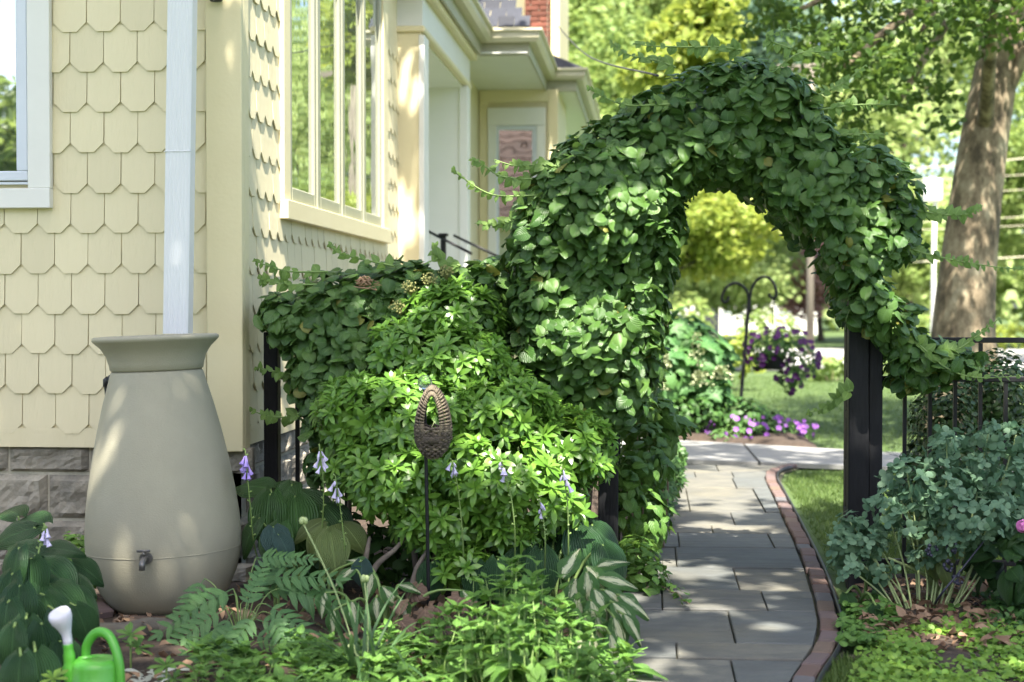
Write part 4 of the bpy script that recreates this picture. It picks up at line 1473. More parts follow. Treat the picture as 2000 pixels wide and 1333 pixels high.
for root, shoots, yd in ((vf, SHOOT_F, 6.98), (va, SHOOT_A, 6.95)):
    Ms = []
    for sh in shoots:
        pts = catmull([on_y(px, py, yd + 0.03 * i * (-1) ** len(sh)) for i, (px, py) in enumerate(sh)], 6)
        world_part(MB().tube(pts, list(np.linspace(0.0055, 0.002, len(pts))), 5), 'shoot', 'green_stem', root)
        L_ = len(pts)
        for i in range(1, L_):
            t = i / L_
            p = np.array(pts[i])
            tg = np.array((pts[i] - pts[i - 1]).normalized())
            for sd in (-1, 1):
                if random.random() < 0.3:
                    continue
                side = np.array((random.uniform(-.3, .3), random.uniform(-.8, .3), sd * random.uniform(0.3, 1.0) + 0.1))
                T = tg * 0.5 + side
                N = np.array((random.uniform(-.6, .6), -0.8 + random.uniform(-.5, .5), random.uniform(-.2, .8)))
                s_ = (0.052 * (1 - t) ** 0.8 + 0.017) * random.uniform(0.6, 1.05)
                Ms.append(frames(p[None], N[None], T[None], [s_])[0])
    grow(root, SMALL, np.array(Ms), 'vine_tip_leaf', one='small_leaf', mass='shoot_foliage', most=0)

# spent flower heads in the vine on the fence
for (px, py, r) in ((800, 560, 0.045), (780, 600, 0.05), (870, 530, 0.04), (840, 545, 0.045)):
    c = at(px, py, 6.93)
    mb = MB()
    for q in range(60):
        a = norm(RNG.normal(size=(1, 3)))[0] * np.array((1, .6, .7)) * r * RNG.random() ** 0.4
        b_ = c + Vector(a)
        mb.tube([c + Vector((0, 0.03, -0.04)), b_], 0.0007, 3, cap=False)
        mb.box((b_.x - .003, b_.y - .003, b_.z - .003), (b_.x + .003, b_.y + .003, b_.z + .003))
    world_part(mb, 'flower_head', 'spent_flower', vf)

c = at(712, 553, 6.86)
mb = MB()
for q in range(34):
    a = Vector(norm(RNG.normal(size=(1, 3)))[0])
    b_ = Vector(norm(RNG.normal(size=(1, 3)))[0])
    r = random.uniform(0.02, 0.055)
    mb.tube([c + Vector((a.x, a.y * 0.5, a.z * 0.7)) * r, c + Vector((a.x + b_.x, (a.y + b_.y) * 0.5, (a.z + b_.z) * 0.7)) * r * 0.8, c + Vector((b_.x, b_.y * 0.5, b_.z * 0.7)) * r], [0.0022, 0.004, 0.0015], 5)
world_part(mb, 'dry_tuft', 'dead_leaf', vf)['kind'] = 'stuff'

# =================================================================== PIERIS SHRUB
def ell(px, py, d, rx, ry, rz=None):
    """ellipsoid from its pixel centre and pixel radii at a depth; rz is its depth radius in metres"""
    k = d / FPX
    return (tuple(at(px, py, d)), (rx * k, rz if rz else rx * k * 0.9, ry * k))


LANCE = [0.18, 0.55, 0.9, 1.0, 0.75, 0.0]
pl = leaf_template('l', 1, 0.36, LANCE, 4, 2, fold=0.35, droop=0.45)


def whorl(tpl, n, tilt, seed, s=1.0):
    rs = random.Random(seed)
    parts = []
    for ring, (cnt, tl, sc) in enumerate(((n, tilt, 1.0), (max(3, n - 3), tilt + 0.55, 0.72))):
        for k in range(cnt):
            a = 2 * math.pi * (k + 0.5 * ring) / cnt + rs.uniform(-.2, .2)
            M = Matrix.Translation((0, 0, 0.05 * ring)) @ Matrix.Rotation(a, 4, 'Z') @ Matrix.Rotation(tl + rs.uniform(-.15, .15), 4, 'X') @ Matrix.Scale(s * sc * rs.uniform(0.85, 1.1), 4)
            parts.append((tpl, M))
    return merge_templates(parts)


WHORL = [whorl(pl, n_, 0.28, q) for q, n_ in enumerate((7, 8, 6))]
pier = thing('pieris_shrub', 'bright green shrub with starry leaf whorls in front of the vine', 'shrub', (at(900, 900, 6.85).x, 6.8, 0))
PE = [ell(885, 625, 7.0, 100, 75, .18), ell(800, 690, 6.95, 85, 60, .2), ell(905, 715, 6.85, 110, 70, .25), ell(720, 800, 6.8, 100, 70, .28), ell(830, 810, 6.7, 130, 85, .3), ell(980, 800, 6.7, 110, 70, .3), ell(1090, 880, 6.75, 110, 85, .3), ell(960, 910, 6.6, 140, 90, .32), ell(800, 920, 6.65, 130, 90, .3), ell(720, 900, 6.8, 90, 80, .25), ell(1040, 970, 6.65, 120, 70, .3), ell(880, 1010, 6.65, 110, 60, .28), ell(990, 1030, 6.6, 70, 40, .2), ell(900, 1105, 6.45, 55, 32, .15)]
P, N = blob_points(PE, 265, inner=0.5, seed=8)
k = P[:, 1] < 7.2
P, N = P[k], N[k]
N = N + np.array((0, -0.35, 0.7)) + RNG.normal(size=N.shape) * 0.25
M = frames(P, N, RNG.normal(size=N.shape), RNG.uniform(0.055, 0.082, len(P)))
grow(pier, WHORL, M, 'pieris_leaf', one='leaf_whorl', mass='leaf_whorls', most=290, cell=38)
pb = at(860, 1140, 6.75); pb.z = 0
for (px, py, d) in ((730, 820, 6.8), (800, 880, 6.75), (900, 900, 6.7), (1000, 940, 6.7), (1080, 900, 6.8), (880, 700, 6.95), (830, 1010, 6.6)):
    e = at(px, py, d)
    mid = pb.lerp(e, 0.5) + Vector((random.uniform(-.08, .08), random.uniform(-.05, .05), 0.02))
    st0 = pb + Vector((random.uniform(-0.16, 0.16), random.uniform(-0.1, 0.1), 0))
    woody(pier, [st0, st0.lerp(mid, 0.4) + Vector((0, 0, 0.03)), mid, e], 0.019, 0.004, 'bark_grey', 'branch')
for sgm in ([(715, 1150, 6.5), (735, 1105, 6.5), (770, 1075, 6.5), (800, 1040, 6.55)], [(805, 1150, 6.45), (815, 1110, 6.45), (835, 1075, 6.5)], [(708, 1120, 6.5), (716, 1080, 6.5), (722, 1050, 6.55)]):
    woody(pier, [at(*q) for q in sgm], 0.017, 0.007, 'bark_grey', 'branch')

# =================================================================== HOSTAS
HOSTA = [leaf_template('leaf', 1, w_, [0.30, 0.84, 1.0, 0.97, 0.80, 0.48, 0.0], 8, 6, fold=fo, droop=dr, cord=0.14, wave=0.012, seed=q) for q, (w_, fo, dr) in enumerate(((0.80, 0.24, 0.5), (0.74, 0.3, 0.65), (0.86, 0.18, 0.4)))]
NARROW = [leaf_template('leaf', 1, w_, [0.24, 0.72, 1.0, 0.92, 0.68, 0.36, 0.0], 8, 6, fold=fo, droop=dr, cord=0.05, wave=0.02, seed=q) for q, (w_, fo, dr) in enumerate(((0.66, 0.25, 0.5), (0.70, 0.2, 0.4)))]


def hosta(label, m, leaves, base, tpls=HOSTA, group=None, stalk='green_stem', name='hosta'):
    """leaves: (px, py of the leaf's middle, depth, length m, heading deg (0 = away, 90 = to the house's left, 180 = towards viewer), tilt deg below level)"""
    root = thing(name, label, 'hosta', base, group)
    meshes = []
    for t in tpls:
        me = np_mesh('leaf', *t)
        me.materials.append(MATS[m])
        meshes.append(me)
    for i, (px, py, d, L, hd, tl) in enumerate(leaves):
        c = at(px, py, d)
        a = math.radians(hd)
        hz = Vector((-math.sin(a), math.cos(a), 0))
        T = hz * math.cos(math.radians(tl)) - Vector((0, 0, math.sin(math.radians(tl))))
        N = Vector((0, 0, math.cos(math.radians(tl)))) + hz * math.sin(math.radians(tl))
        N += Vector((random.uniform(-.18, .18), -0.5 + random.uniform(-.12, .12), 0))
        b0 = c - T * L * 0.45
        M = frames(np.array([b0]), np.array([N]), np.array([T]), [L])[0]
        link('leaf', meshes[i % len(meshes)], None, root, M=Matrix(M.tolist()))
        g = Vector(base) + Vector((random.uniform(-.05, .05), random.uniform(-.05, .05), 0))
        mid = g.lerp(b0, 0.55) + Vector((0, 0, 0.06))
        world_part(MB().tube(catmull([g, mid, b0], 4), [0.007] * 5 + [0.005] * 4, 6), 'leaf_stalk', stalk, root)
    return root


def flower_stalk(root, pts, bells, m='lilac_petal', stem='green_stem', bell=0.05):
    """hosta flower stalk: bare stem and hanging bells near its tip"""
    c = catmull(pts, 6)
    s_ = world_part(MB().tube(c, list(np.linspace(0.004, 0.002, len(c))), 6), 'flower_stalk', stem, root)
    tip = c[-1]
    bells = bells + 2
    for k in range(bells):
        t = k / max(1, bells - 1)
        p = c[int(len(c) * (0.86 + 0.13 * (1 - t))) - 1] if bells > 3 else c[-1 - k]
        a = random.uniform(0, 6.28)
        out = Vector((math.cos(a), math.sin(a), 0))
        q0 = p + out * 0.006
        dn = (out * random.uniform(0.25, 0.6) + Vector((0, 0, -1))).normalized()
        l_ = bell * random.uniform(0.55, 1.1)
        prof_r = [0.0022, 0.0035, 0.0048, 0.0075, 0.0115]
        if random.random() < 0.35:
            prof_r = [0.002, 0.0035, 0.0055, 0.0045, 0.0015]
            l_ *= 0.75
        pp_ = [q0 + dn * l_ * t2 for t2 in (0, .25, .5, .75, 1.0)]
        world_part(MB().tube(pp_, prof_r, 6, cap=False), 'flower', m, s_)
    # small buds and scars along the stem
    mb = MB()
    for k in range(int(len(c) * 0.45), len(c), 1):
        a = random.uniform(0, 6.28)
        p = c[k]
        mb.tube([p, p + Vector((math.cos(a) * 0.012, math.sin(a) * 0.012, 0.006))], [0.003, 0.0045], 5)
    world_part(mb, 'bud', stem, s_)
    return s_


h1 = hosta('large plain green hosta between the barrel and the vine', 'hosta_leaf',
           [(545, 975, 6.75, 0.22, 150, 35), (515, 1010, 6.6, 0.25, 170, 55), (580, 1010, 6.6, 0.24, 200, 50), (615, 1040, 6.62, 0.20, 215, 40), (625, 975, 6.75, 0.24, 250, 12), (500, 960, 6.85, 0.2, 60, 10), (660, 1010, 6.7, 0.2, 240, 30), (560, 960, 6.9, 0.2, 10, -10), (530, 1060, 6.4, 0.2, 160, 50), (480, 1040, 6.5, 0.18, 120, 45)],
           tuple(on_z(570, 1185, 0.0)))
flower_stalk(h1, [on_z(540, 1180), at(500, 1080, 6.5), at(488, 980, 6.4), at(479, 880, 6.38)], 9, 'violet_petal')
flower_stalk(h1, [on_z(620, 1180), at(628, 1050, 6.5), at(632, 960, 6.4), at(624, 872, 6.38)], 6)
flower_stalk(h1, [on_z(650, 1180), at(672, 1090, 6.4), at(668, 1020, 6.35), at(655, 930, 6.32)], 4)
h2 = hosta('golden ribbed hosta beside the pieris branches', 'hosta_gold_leaf', [(650, 1070, 6.35, 0.19, 200, 40), (620, 1050, 6.42, 0.17, 150, 30), (690, 1035, 6.5, 0.16, 230, 15), (600, 1025, 6.55, 0.15, 120, 10)], tuple(on_z(650, 1205)))
h3 = hosta('small blue-green hosta leaf clump with pale leaf edges', 'hosta_blue_leaf', [(537, 1045, 6.3, 0.16, 200, 20), (560, 1062, 6.25, 0.13, 240, 35), (705, 1120, 6.2, 0.11, 180, 70)], tuple(on_z(560, 1215)))
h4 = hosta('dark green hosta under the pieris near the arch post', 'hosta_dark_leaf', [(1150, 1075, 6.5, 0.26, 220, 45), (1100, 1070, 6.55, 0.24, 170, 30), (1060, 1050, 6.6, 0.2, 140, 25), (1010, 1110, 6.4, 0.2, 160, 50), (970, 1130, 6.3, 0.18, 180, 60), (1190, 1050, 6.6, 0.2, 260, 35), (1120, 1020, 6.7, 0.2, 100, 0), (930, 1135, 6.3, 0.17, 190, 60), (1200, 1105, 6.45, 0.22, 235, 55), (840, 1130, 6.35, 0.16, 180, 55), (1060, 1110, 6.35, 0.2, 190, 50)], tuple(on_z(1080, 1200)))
flower_stalk(h4, [on_z(1000, 1190), at(1006, 1060, 6.3), at(998, 970, 6.28), at(978, 895, 6.25)], 4)
flower_stalk(h4, [on_z(1060, 1190), at(1065, 1080, 6.3), at(1062, 1020, 6.28), at(1052, 978, 6.25)], 3)
flower_stalk(h4, [on_z(1105, 1190), at(1110, 1080, 6.35), at(1108, 980, 6.32), at(1097, 912, 6.28)], 2)
flower_stalk(h4, [on_z(900, 1190), at(905, 1080, 6.35), at(895, 960, 6.3), at(882, 898, 6.28)], 4)
flower_stalk(h4, [on_z(930, 1190), at(950, 1040, 6.5), at(945, 930, 6.48), at(940, 890, 6.45)], 5)
h5 = hosta('white-centred variegated hosta spilling onto the path', 'hosta_variegated_leaf',
           [(1115, 1105, 5.95, 0.15, 330, -35), (1205, 1135, 5.95, 0.16, 275, 10), (1150, 1150, 5.85, 0.14, 200, 65), (1215, 1170, 5.8, 0.16, 268, 25), (1180, 1180, 5.75, 0.15, 230, 45), (1225, 1205, 5.72, 0.16, 255, 42), (1165, 1205, 5.7, 0.14, 215, 55), (1180, 1245, 5.6, 0.17, 222, 60), (1150, 1240, 5.6, 0.15, 205, 62), (1215, 1240, 5.62, 0.15, 240, 60), (1130, 1190, 5.8, 0.13, 190, 60), (1195, 1105, 6.05, 0.14, 300, 0), (1120, 1160, 5.85, 0.14, 170, 50), (1240, 1180, 5.8, 0.15, 280, 30), (1205, 1275, 5.5, 0.15, 230, 62), (1135, 1265, 5.5, 0.14, 195, 60), (1240, 1225, 5.65, 0.13, 262, 48), (1165, 1125, 5.95, 0.13, 230, 30), (1165, 1275, 5.5, 0.14, 210, 60)],
           tuple(on_z(1140, 1230)), NARROW)
h6 = hosta('white-flecked variegated hosta around the stake foot', 'hosta_variegated_leaf',
           [(765, 1165, 6.1, 0.12, 250, 40), (790, 1190, 6.0, 0.10, 220, 50), (720, 1140, 6.15, 0.11, 160, 45), (735, 1190, 6.0, 0.10, 190, 60), (670, 1120, 6.2, 0.12, 120, 20), (700, 1100, 6.25, 0.11, 60, 0), (630, 1180, 5.95, 0.10, 160, 60), (920, 1170, 6.1, 0.11, 240, 35), (800, 1150, 6.15, 0.10, 280, 20), (690, 1200, 5.9, 0.11, 200, 60), (650, 1215, 5.9, 0.1, 180, 60)],
           tuple(on_z(740, 1235)), NARROW)
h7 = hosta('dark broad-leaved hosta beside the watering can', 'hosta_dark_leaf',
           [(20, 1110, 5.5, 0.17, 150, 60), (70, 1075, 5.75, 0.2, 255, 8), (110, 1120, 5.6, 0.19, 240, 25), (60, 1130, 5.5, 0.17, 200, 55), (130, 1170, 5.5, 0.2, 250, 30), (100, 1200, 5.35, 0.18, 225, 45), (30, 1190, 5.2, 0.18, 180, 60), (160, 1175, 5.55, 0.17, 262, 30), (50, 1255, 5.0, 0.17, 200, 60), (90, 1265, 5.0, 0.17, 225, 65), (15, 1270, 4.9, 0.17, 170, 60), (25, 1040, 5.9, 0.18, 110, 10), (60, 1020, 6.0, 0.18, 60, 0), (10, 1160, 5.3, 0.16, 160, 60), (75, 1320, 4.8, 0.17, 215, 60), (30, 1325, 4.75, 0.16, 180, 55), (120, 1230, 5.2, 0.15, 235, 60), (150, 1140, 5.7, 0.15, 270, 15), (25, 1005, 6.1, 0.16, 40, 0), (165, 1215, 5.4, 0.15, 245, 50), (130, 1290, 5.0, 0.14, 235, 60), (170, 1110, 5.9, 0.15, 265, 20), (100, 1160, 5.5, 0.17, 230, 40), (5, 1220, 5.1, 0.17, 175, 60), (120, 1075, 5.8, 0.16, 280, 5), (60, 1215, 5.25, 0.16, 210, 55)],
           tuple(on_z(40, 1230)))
flower_stalk(h7, [on_z(60, 1200), at(70, 1110, 5.75), at(80, 1060, 5.75), at(92, 1030, 5.75)], 4)

# =================================================================== COMPOUND-LEAFED SHRUB (mahonia-like fronds)
lf = leaf_template('l', 1, 0.34, [0.45, 0.9, 1.0, 0.75, 0.45, 0.0], 5, 2, fold=0.3, droop=0.3, serr=0.12)
rach = leaf_template('r', 1.0, 0.016, [1, 1, 0.6], 4, 2, fold=0.0, droop=0.5)


def frond(seed, pairs=8):
    rs = random.Random(seed)
    parts = [(rach, Matrix.Identity(4))]
    for i in range(pairs):
        t = 0.14 + 0.80 * i / (pairs - 1)
        z = -0.25 * t * t
        sc = 0.27 * math.sin(math.pi * (0.30 + 0.55 * t)) ** 0.8
        for sd in (-1, 1):
            M = Matrix.Translation((0, t, z)) @ Matrix.Rotation(-sd * math.radians(62 - 14 * t + rs.uniform(-7, 7)), 4, 'Z') @ Matrix.Rotation(math.radians(rs.uniform(-22, 4)), 4, 'X') @ Matrix.Scale(sc * rs.uniform(.88, 1.1), 4)
            parts.append((lf, M))
    parts.append((lf, Matrix.Translation((0, 0.96, -0.23)) @ Matrix.Scale(0.2, 4)))
    return merge_templates(parts)


FROND = [frond(q, 8 + q % 2) for q in range(4)]
fb = on_z(470, 1262)
mah = thing('mahonia', 'small shrub with arching ladder-like fronds against the rain barrel', 'shrub', tuple(fb))
fr_me = []
for t in FROND:
    me = np_mesh('frond', *t); me.materials.append(MATS['mahonia_leaf']); fr_me.append(me)
FR = [(400, 1130, 385, 1105, 5.95), (500, 1090, 520, 1045, 6.1), (455, 1150, 315, 1195, 5.85), (440, 1190, 320, 1235, 5.75), (520, 1130, 600, 1080, 6.05), (545, 1150, 665, 1120, 6.0), (470, 1215, 330, 1270, 5.65), (480, 1240, 360, 1290, 5.5), (470, 1180, 440, 1085, 6.0), (500, 1200, 430, 1280, 5.5), (520, 1180, 600, 1200, 5.8), (500, 1150, 560, 1100, 6.1), (460, 1160, 370, 1140, 5.95), (530, 1200, 560, 1260, 5.55), (480, 1190, 470, 1130, 5.8), (450, 1200, 400, 1180, 5.7), (500, 1210, 540, 1160, 5.75), (470, 1230, 450, 1190, 5.6), (490, 1240, 500, 1200, 5.6)]
for i, (x0, y0, x1, y1, d) in enumerate(FR):
    a, b_ = at(x0, y0, d + 0.05), at(x1, y1, d - 0.1)
    T = b_ - a
    L = T.length * 1.1
    L = max(L, 0.22)
    N = Vector((0, -0.95, 0.9)) + Vector((random.uniform(-.3, .3), random.uniform(-.2, .2), 0))
    M = frames(np.array([a]), np.array([N]), np.array([T]), [L])[0]
    link('frond', fr_me[i % 4], None, mah, M=Matrix(M.tolist()))
    world_part(MB().tube(catmull([fb, fb.lerp(a, 0.6) + Vector((0, 0, 0.05)), a], 4), [0.0025] * 6 + [0.002] * 3, 5), 'stem', 'green_stem', mah)

# =================================================================== STRAP-LEAVED CLUMP
strap = leaf_template('s', 1, 0.035, [0.7, 1.0, 0.95, 0.8, 0.5, 0.0], 10, 2, fold=0.6, droop=0.0)


def bent(v, bend, s_):
    V, F, U = v
    V = V.copy()
    t = V[:, 1]
    ang = bend * t
    y = np.where(abs(bend) > 1e-3, np.sin(ang) / bend, t)
    z = np.where(abs(bend) > 1e-3, -(1 - np.cos(ang)) / bend, 0)
    V[:, 1] = y
    V[:, 2] = V[:, 2] * 1.0 + z
    return V, F, U


STRAP = [bent(strap, b_, 1) for b_ in (0.4, 0.9, 1.5, 2.0)]
sc0 = on_z(715, 1345)
sc0 = Vector((sc0.x, sc0.y, 0.0))
sp_ = thing('strap_leaf_clump', 'clump of long thin arching strap leaves with green seed pods', 'plant', tuple(sc0))
me4 = []
for t in STRAP:
    me = np_mesh('leaf', *t); me.materials.append(MATS['strap_leaf']); me4.append(me)
for i in range(46):
    a = random.uniform(0, 2 * math.pi)
    el = random.uniform(0.9, 1.45)
    T = Vector((math.cos(a) * math.cos(el), math.sin(a) * math.cos(el), math.sin(el)))
    N = Vector((-math.cos(a) * math.sin(el), -math.sin(a) * math.sin(el), math.cos(el)))
    L = random.uniform(0.28, 0.5)
    p = sc0 + Vector((random.uniform(-.05, .05), random.uniform(-.04, .04), 0))
    M = frames(np.array([p]), np.array([N]), np.array([T]), [L])[0]
    link('leaf', me4[random.choice((0, 1, 1, 2, 2, 3))], None, sp_, M=Matrix(M.tolist()))
for (px, py) in ((712, 1135), (592, 1022), (685, 1270)):
    tip = at(px, py, 5.25)
    world_part(MB().tube(catmull([sc0, sc0.lerp(tip, 0.5) + Vector((0.01, 0, 0.03)), tip], 5), 0.0026, 6), 'stem', 'pale_stem', sp_)
    mb = MB()
    for q in range(3):
        a = q * 2.1
        mb.lathe([(0, -0.012), (0.007, -0.009), (0.009, 0), (0.007, 0.009), (0, 0.013)], 8, (tip.x + 0.008 * math.cos(a), tip.y + 0.008 * math.sin(a), tip.z + 0.008))
    world_part(mb, 'seed_pod', 'pale_stem', sp_)

# =================================================================== MINT-LIKE FOREGROUND PLANTS
MINT = [leaf_template('leaf', 1, w_, [0.22, 0.72, 1.0, 0.92, 0.66, 0.34, 0.0], 6, 2, fold=0.30, droop=dr, serr=0.04, seed=q) for q, (w_, dr) in enumerate(((0.56, 0.6), (0.50, 0.9), (0.62, 0.4)))]


def stems(root, spots, m, leaf=(0.045, 0.075), gap=0.045, most=290, cell=30, bare=0.25, stem_m='green_stem'):
    """upright stems with opposite leaf pairs; spots = (base, top)"""
    Ms = []
    sm = MB()
    for b0, tp in spots:
        b0, tp = Vector(b0), Vector(tp)
        L = (tp - b0).length
        ax = (tp - b0).normalized()
        mid = b0.lerp(tp, 0.5) + Vector((random.uniform(-.02, .02), random.uniform(-.02, .02), 0))
        sm.tube([b0, mid, tp], [0.0026, 0.0022, 0.0015], 5)
        n = max(3, int(L * (1 - bare) / gap))
        ph = random.uniform(0, 3.14)
        for k in range(n + 1):
            t = bare + (1 - bare) * k / n
            p = b0.lerp(tp, t)
            last = k >= n - 1
            s_ = random.uniform(*leaf) * (0.55 if last else 1.0) * (0.8 + 0.3 * (1 - t))
            for q in range(2 if not last else 3):
                a = ph + k * math.pi / 2 + q * (math.pi if not last else 2.1) + random.uniform(-.3, .3)
                hz = Vector((math.cos(a), math.sin(a), 0))
                lift = random.uniform(-1.1, 0.0) + (1.3 if last else 0)
                T = hz + Vector((0, 0, lift))
                N = Vector((0, 0, 1)) - hz * lift + Vector((random.uniform(-.2, .2), random.uniform(-.2, .2), 0))
                Ms.append(frames(np.array([p]), np.array([N]), np.array([T]), [s_])[0])
    grow(root, MINT, np.array(Ms), m, most=most, cell=cell)
    o = world_part(sm, 'stems', stem_m, root)
    o['kind'] = 'stuff'


def top_line(px):
    return np.interp(px, [340, 480, 560, 640, 740, 840, 900, 960, 1030, 1100, 1160, 1210, 1240], [1300, 1225, 1230, 1230, 1225, 1200, 1150, 1105, 1085, 1120, 1180, 1260, 1320])


mint_r = thing('balm_clump', 'tall leafy green perennial clump beside the variegated hosta', 'plant', tuple(on_z(1000, 1300)))
mint_l = thing('balm_clump', 'low fresh green perennial clump around the strap leaves', 'plant', tuple(on_z(600, 1330)))
for root, x0, x1, cnt in ((mint_r, 760, 1230, 150), (mint_l, 380, 790, 165)):
    spots = []
    for i in range(cnt):
        px = random.uniform(x0, x1)
        d = random.uniform(4.75, 5.65)
        back = (d - 4.75) / 0.9
        yt = top_line(px) + (1 - back) * 130 + random.uniform(-10, 45)
        tp = at(px, yt, d)
        if tp.z < 0.06:
            tp.z = random.uniform(0.06, 0.12)
        spots.append(((tp.x + random.uniform(-.05, .05), tp.y + random.uniform(-.05, .05), 0), tuple(tp)))
    stems(root, spots, 'mint_leaf', leaf=(0.09, 0.14), gap=0.048, most=270)

# brown heuchera
LOBE = leaf_template('leaf', 1, 1.15, [0.5, 0.95, 0.8, 1.0, 0.82, 0.62, 0.42, 0.0], 8, 4, fold=0.1, droop=0.4, cord=0.3, serr=0.09, wave=0.02)
he = thing('heuchera', 'bronze brown lobed leaves at the foot of the basket stake', 'plant', tuple(on_z(800, 1225)))
Mh = []
for (px, py, d, L) in ((790, 1205, 6.0, 0.11), (815, 1165, 6.15, 0.10), (840, 1195, 6.0, 0.10), (770, 1220, 5.9, 0.10), (870, 1185, 6.05, 0.11), (900, 1180, 6.05, 0.10), (835, 1215, 5.9, 0.09), (930, 1190, 6.0, 0.09), (760, 1195, 6.0, 0.08)):
    L *= 0.78
    c = at(px + random.uniform(-25, 25), py + random.uniform(-12, 8), d)
    T = Vector((random.uniform(-1.5, 1.5), -0.8, random.uniform(-1.0, 0.1))); N = Vector((random.uniform(-.7, .7), -0.7 + random.uniform(-.4, .4), 0.8))
    Mh.append(frames(np.array([c - T.normalized() * L * 0.45]), np.array([N]), np.array([T]), [L])[0])
    world_part(MB().tube([he.location, c], 0.003, 5), 'leaf_stalk', 'twig', he)
grow(he, [LOBE], np.array(Mh), 'heuchera_leaf', most=50, cell=4)

# pachysandra-like rosettes and silver foliage by the can
ros = whorl(leaf_template('l', 1, 0.42, [0.15, 0.4, 0.75, 1.0, 0.85, 0.0], 4, 2, fold=0.2, droop=0.3, serr=0.05), 6, 0.2, 5)
for i, (px, py, d, s_, lb) in enumerate(((105, 1325, 4.72, 0.05, 'yellow-green leaf rosette in front of the watering can'), (255, 1240, 5.35, 0.06, 'little leaf rosette against the weathered timber'), (325, 1300, 5.1, 0.06, 'little leaf rosette above the silver foliage'))):
    c = at(px, py, d)
    r_ = thing('rosette_plant', lb, 'plant', (c.x, c.y, 0))
    M = frames(np.array([c, c + Vector((0.02, 0.02, -0.05))]), np.array([(0, -0.3, 1.0), (0.3, 0, 1)]), RNG.normal(size=(2, 3)), [s_, s_ * 1.1])
    grow(r_, [ros], M, 'ground_leaf' if i == 0 else 'mint_leaf', one='leaf_whorl', cell=2)
    world_part(MB().tube([(c.x, c.y, 0), c], 0.004, 5), 'stem', 'green_stem', r_)
sv = thing('silver_foliage_plant', 'silver grey feathery foliage low on the soil', 'plant', tuple(on_z(290, 1325)))
n_ = 60
cs = np.array([tuple(on_z(random.uniform(250, 350), random.uniform(1310, 1345), random.uniform(0.02, 0.07))) for _ in range(n_)])
grow(sv, [pl], frames(cs, RNG.normal(size=(n_, 3)) * 0.4 + (0, -0.3, 1), RNG.normal(size=(n_, 3)), RNG.uniform(0.03, 0.055, n_)), 'silver_leaf', most=40, cell=8)
# low bits by the wall left of the barrel
wl = thing('wall_weed', 'small sunlit leafy weed between barrel and stone base', 'plant', tuple(at(150, 1090, 6.5).xy) + (0,))
P, N = blob_points([ell(140, 1085, 6.55, 45, 45, .12), ell(90, 1110, 6.5, 50, 50, .12), ell(165, 1140, 6.4, 25, 40, .08)], 700, seed=4)
grow(wl, MINT, frames(P, N + (0, -.3, .8), RNG.normal(size=P.shape) + (0, 0, -.5), RNG.uniform(.035, .06, len(P))), 'ivy_leaf', most=60, cell=14)

# =================================================================== BASKET ON A STAKE
sd_ = 6.28
s0, s1 = at(838, 1175, sd_), at(829, 760, sd_)
stake = thing('garden_stake', 'thin black garden stake topped with a clear glass ball', 'stake', (s0.x, s0.y, 0))
hk = at(853, 752, sd_)
world_part(MB().tube(catmull([Vector((s0.x, s0.y, 0)), s0.lerp(s1, 0.5), s1], 4), 0.0075, 8), 'pole', 'black_metal', stake)
world_part(MB().tube(catmull([at(829, 770, sd_), at(834, 758, sd_ - 0.01), at(848, 753, sd_ - 0.03), at(851, 768, sd_ - 0.05)], 5), 0.004, 6), 'hook', 'black_metal', stake)
gb = at(830, 747, sd_)
world_part(MB().lathe([(0.0305 * math.sin(a), -0.0305 * math.cos(a)) for a in np.linspace(0.01, math.pi - 0.01, 15)], 24, tuple(gb)), 'glass_ball', 'clear_glass', stake)
bc = at(846, 822, sd_ - 0.06)
bas = thing('wicker_basket', 'teardrop wicker basket with round opening hanging on the black stake', 'basket', tuple(bc))
bas.scale = (0.9, 1, 1.04)
kx = (sd_ - 0.06) / FPX                                # metres per pixel there


def tear(t, w, h0, h1):
    """teardrop hoop: t 0..1 once round, starting at the top"""
    a = 2 * math.pi * t
    z = math.cos(a)
    x = math.sin(a) * (1 - 0.22 * max(0, z)) * w
    return x, (h1 if z > 0 else h0) * z


def wob(a):
    return random.uniform(-a, a)


for row, (yy, w_, hb, ht_) in enumerate(((-0.040, 0.040, 0.060, 0.112), (-0.034, 0.053, 0.072, 0.124), (-0.018, 0.068, 0.090, 0.134), (0.004, 0.080, 0.10, 0.142), (0.032, 0.066, 0.085, 0.134))):
    pts = []
    for i in range(44):
        x, z = tear(i / 44, w_, hb, ht_)
        pts.append((x + wob(.001), yy + wob(.001) - 0.018 * max(0, -z / 0.1) * (1 if yy < 0 else -1), z - 0.01))
    MB().tube(pts, 0.006, 6, closed=True).build('hoop', 'wicker', bas)
# wrapping turns over the rim hoops
wr = MB()
for i in range(58):
    t = (i / 58 + 0.5) % 1
    for (w0, w1, y0, y1) in ((0.036, 0.056, -0.048, -0.040), (0.058, 0.080, -0.038, -0.008)):
        x0, z0 = tear(t, w0, w0 + 0.02, w0 + 0.072)
        x1, z1 = tear(t, w1, w1 + 0.02, w1 + 0.066)
        if z0 < -0.05:
            continue
        o_ = wob(.002)
        wr.tube([(x0, y0, z0 - 0.01 + o_), ((x0 + x1) / 2 * 1.06, (y0 + y1) / 2 - 0.006, (z0 + z1) / 2 - 0.008 + o_), (x1, y1, z1 - 0.008 + o_)], 0.0042, 5)
ob = wr.build('rim_wrapping', 'wicker_pale', bas)
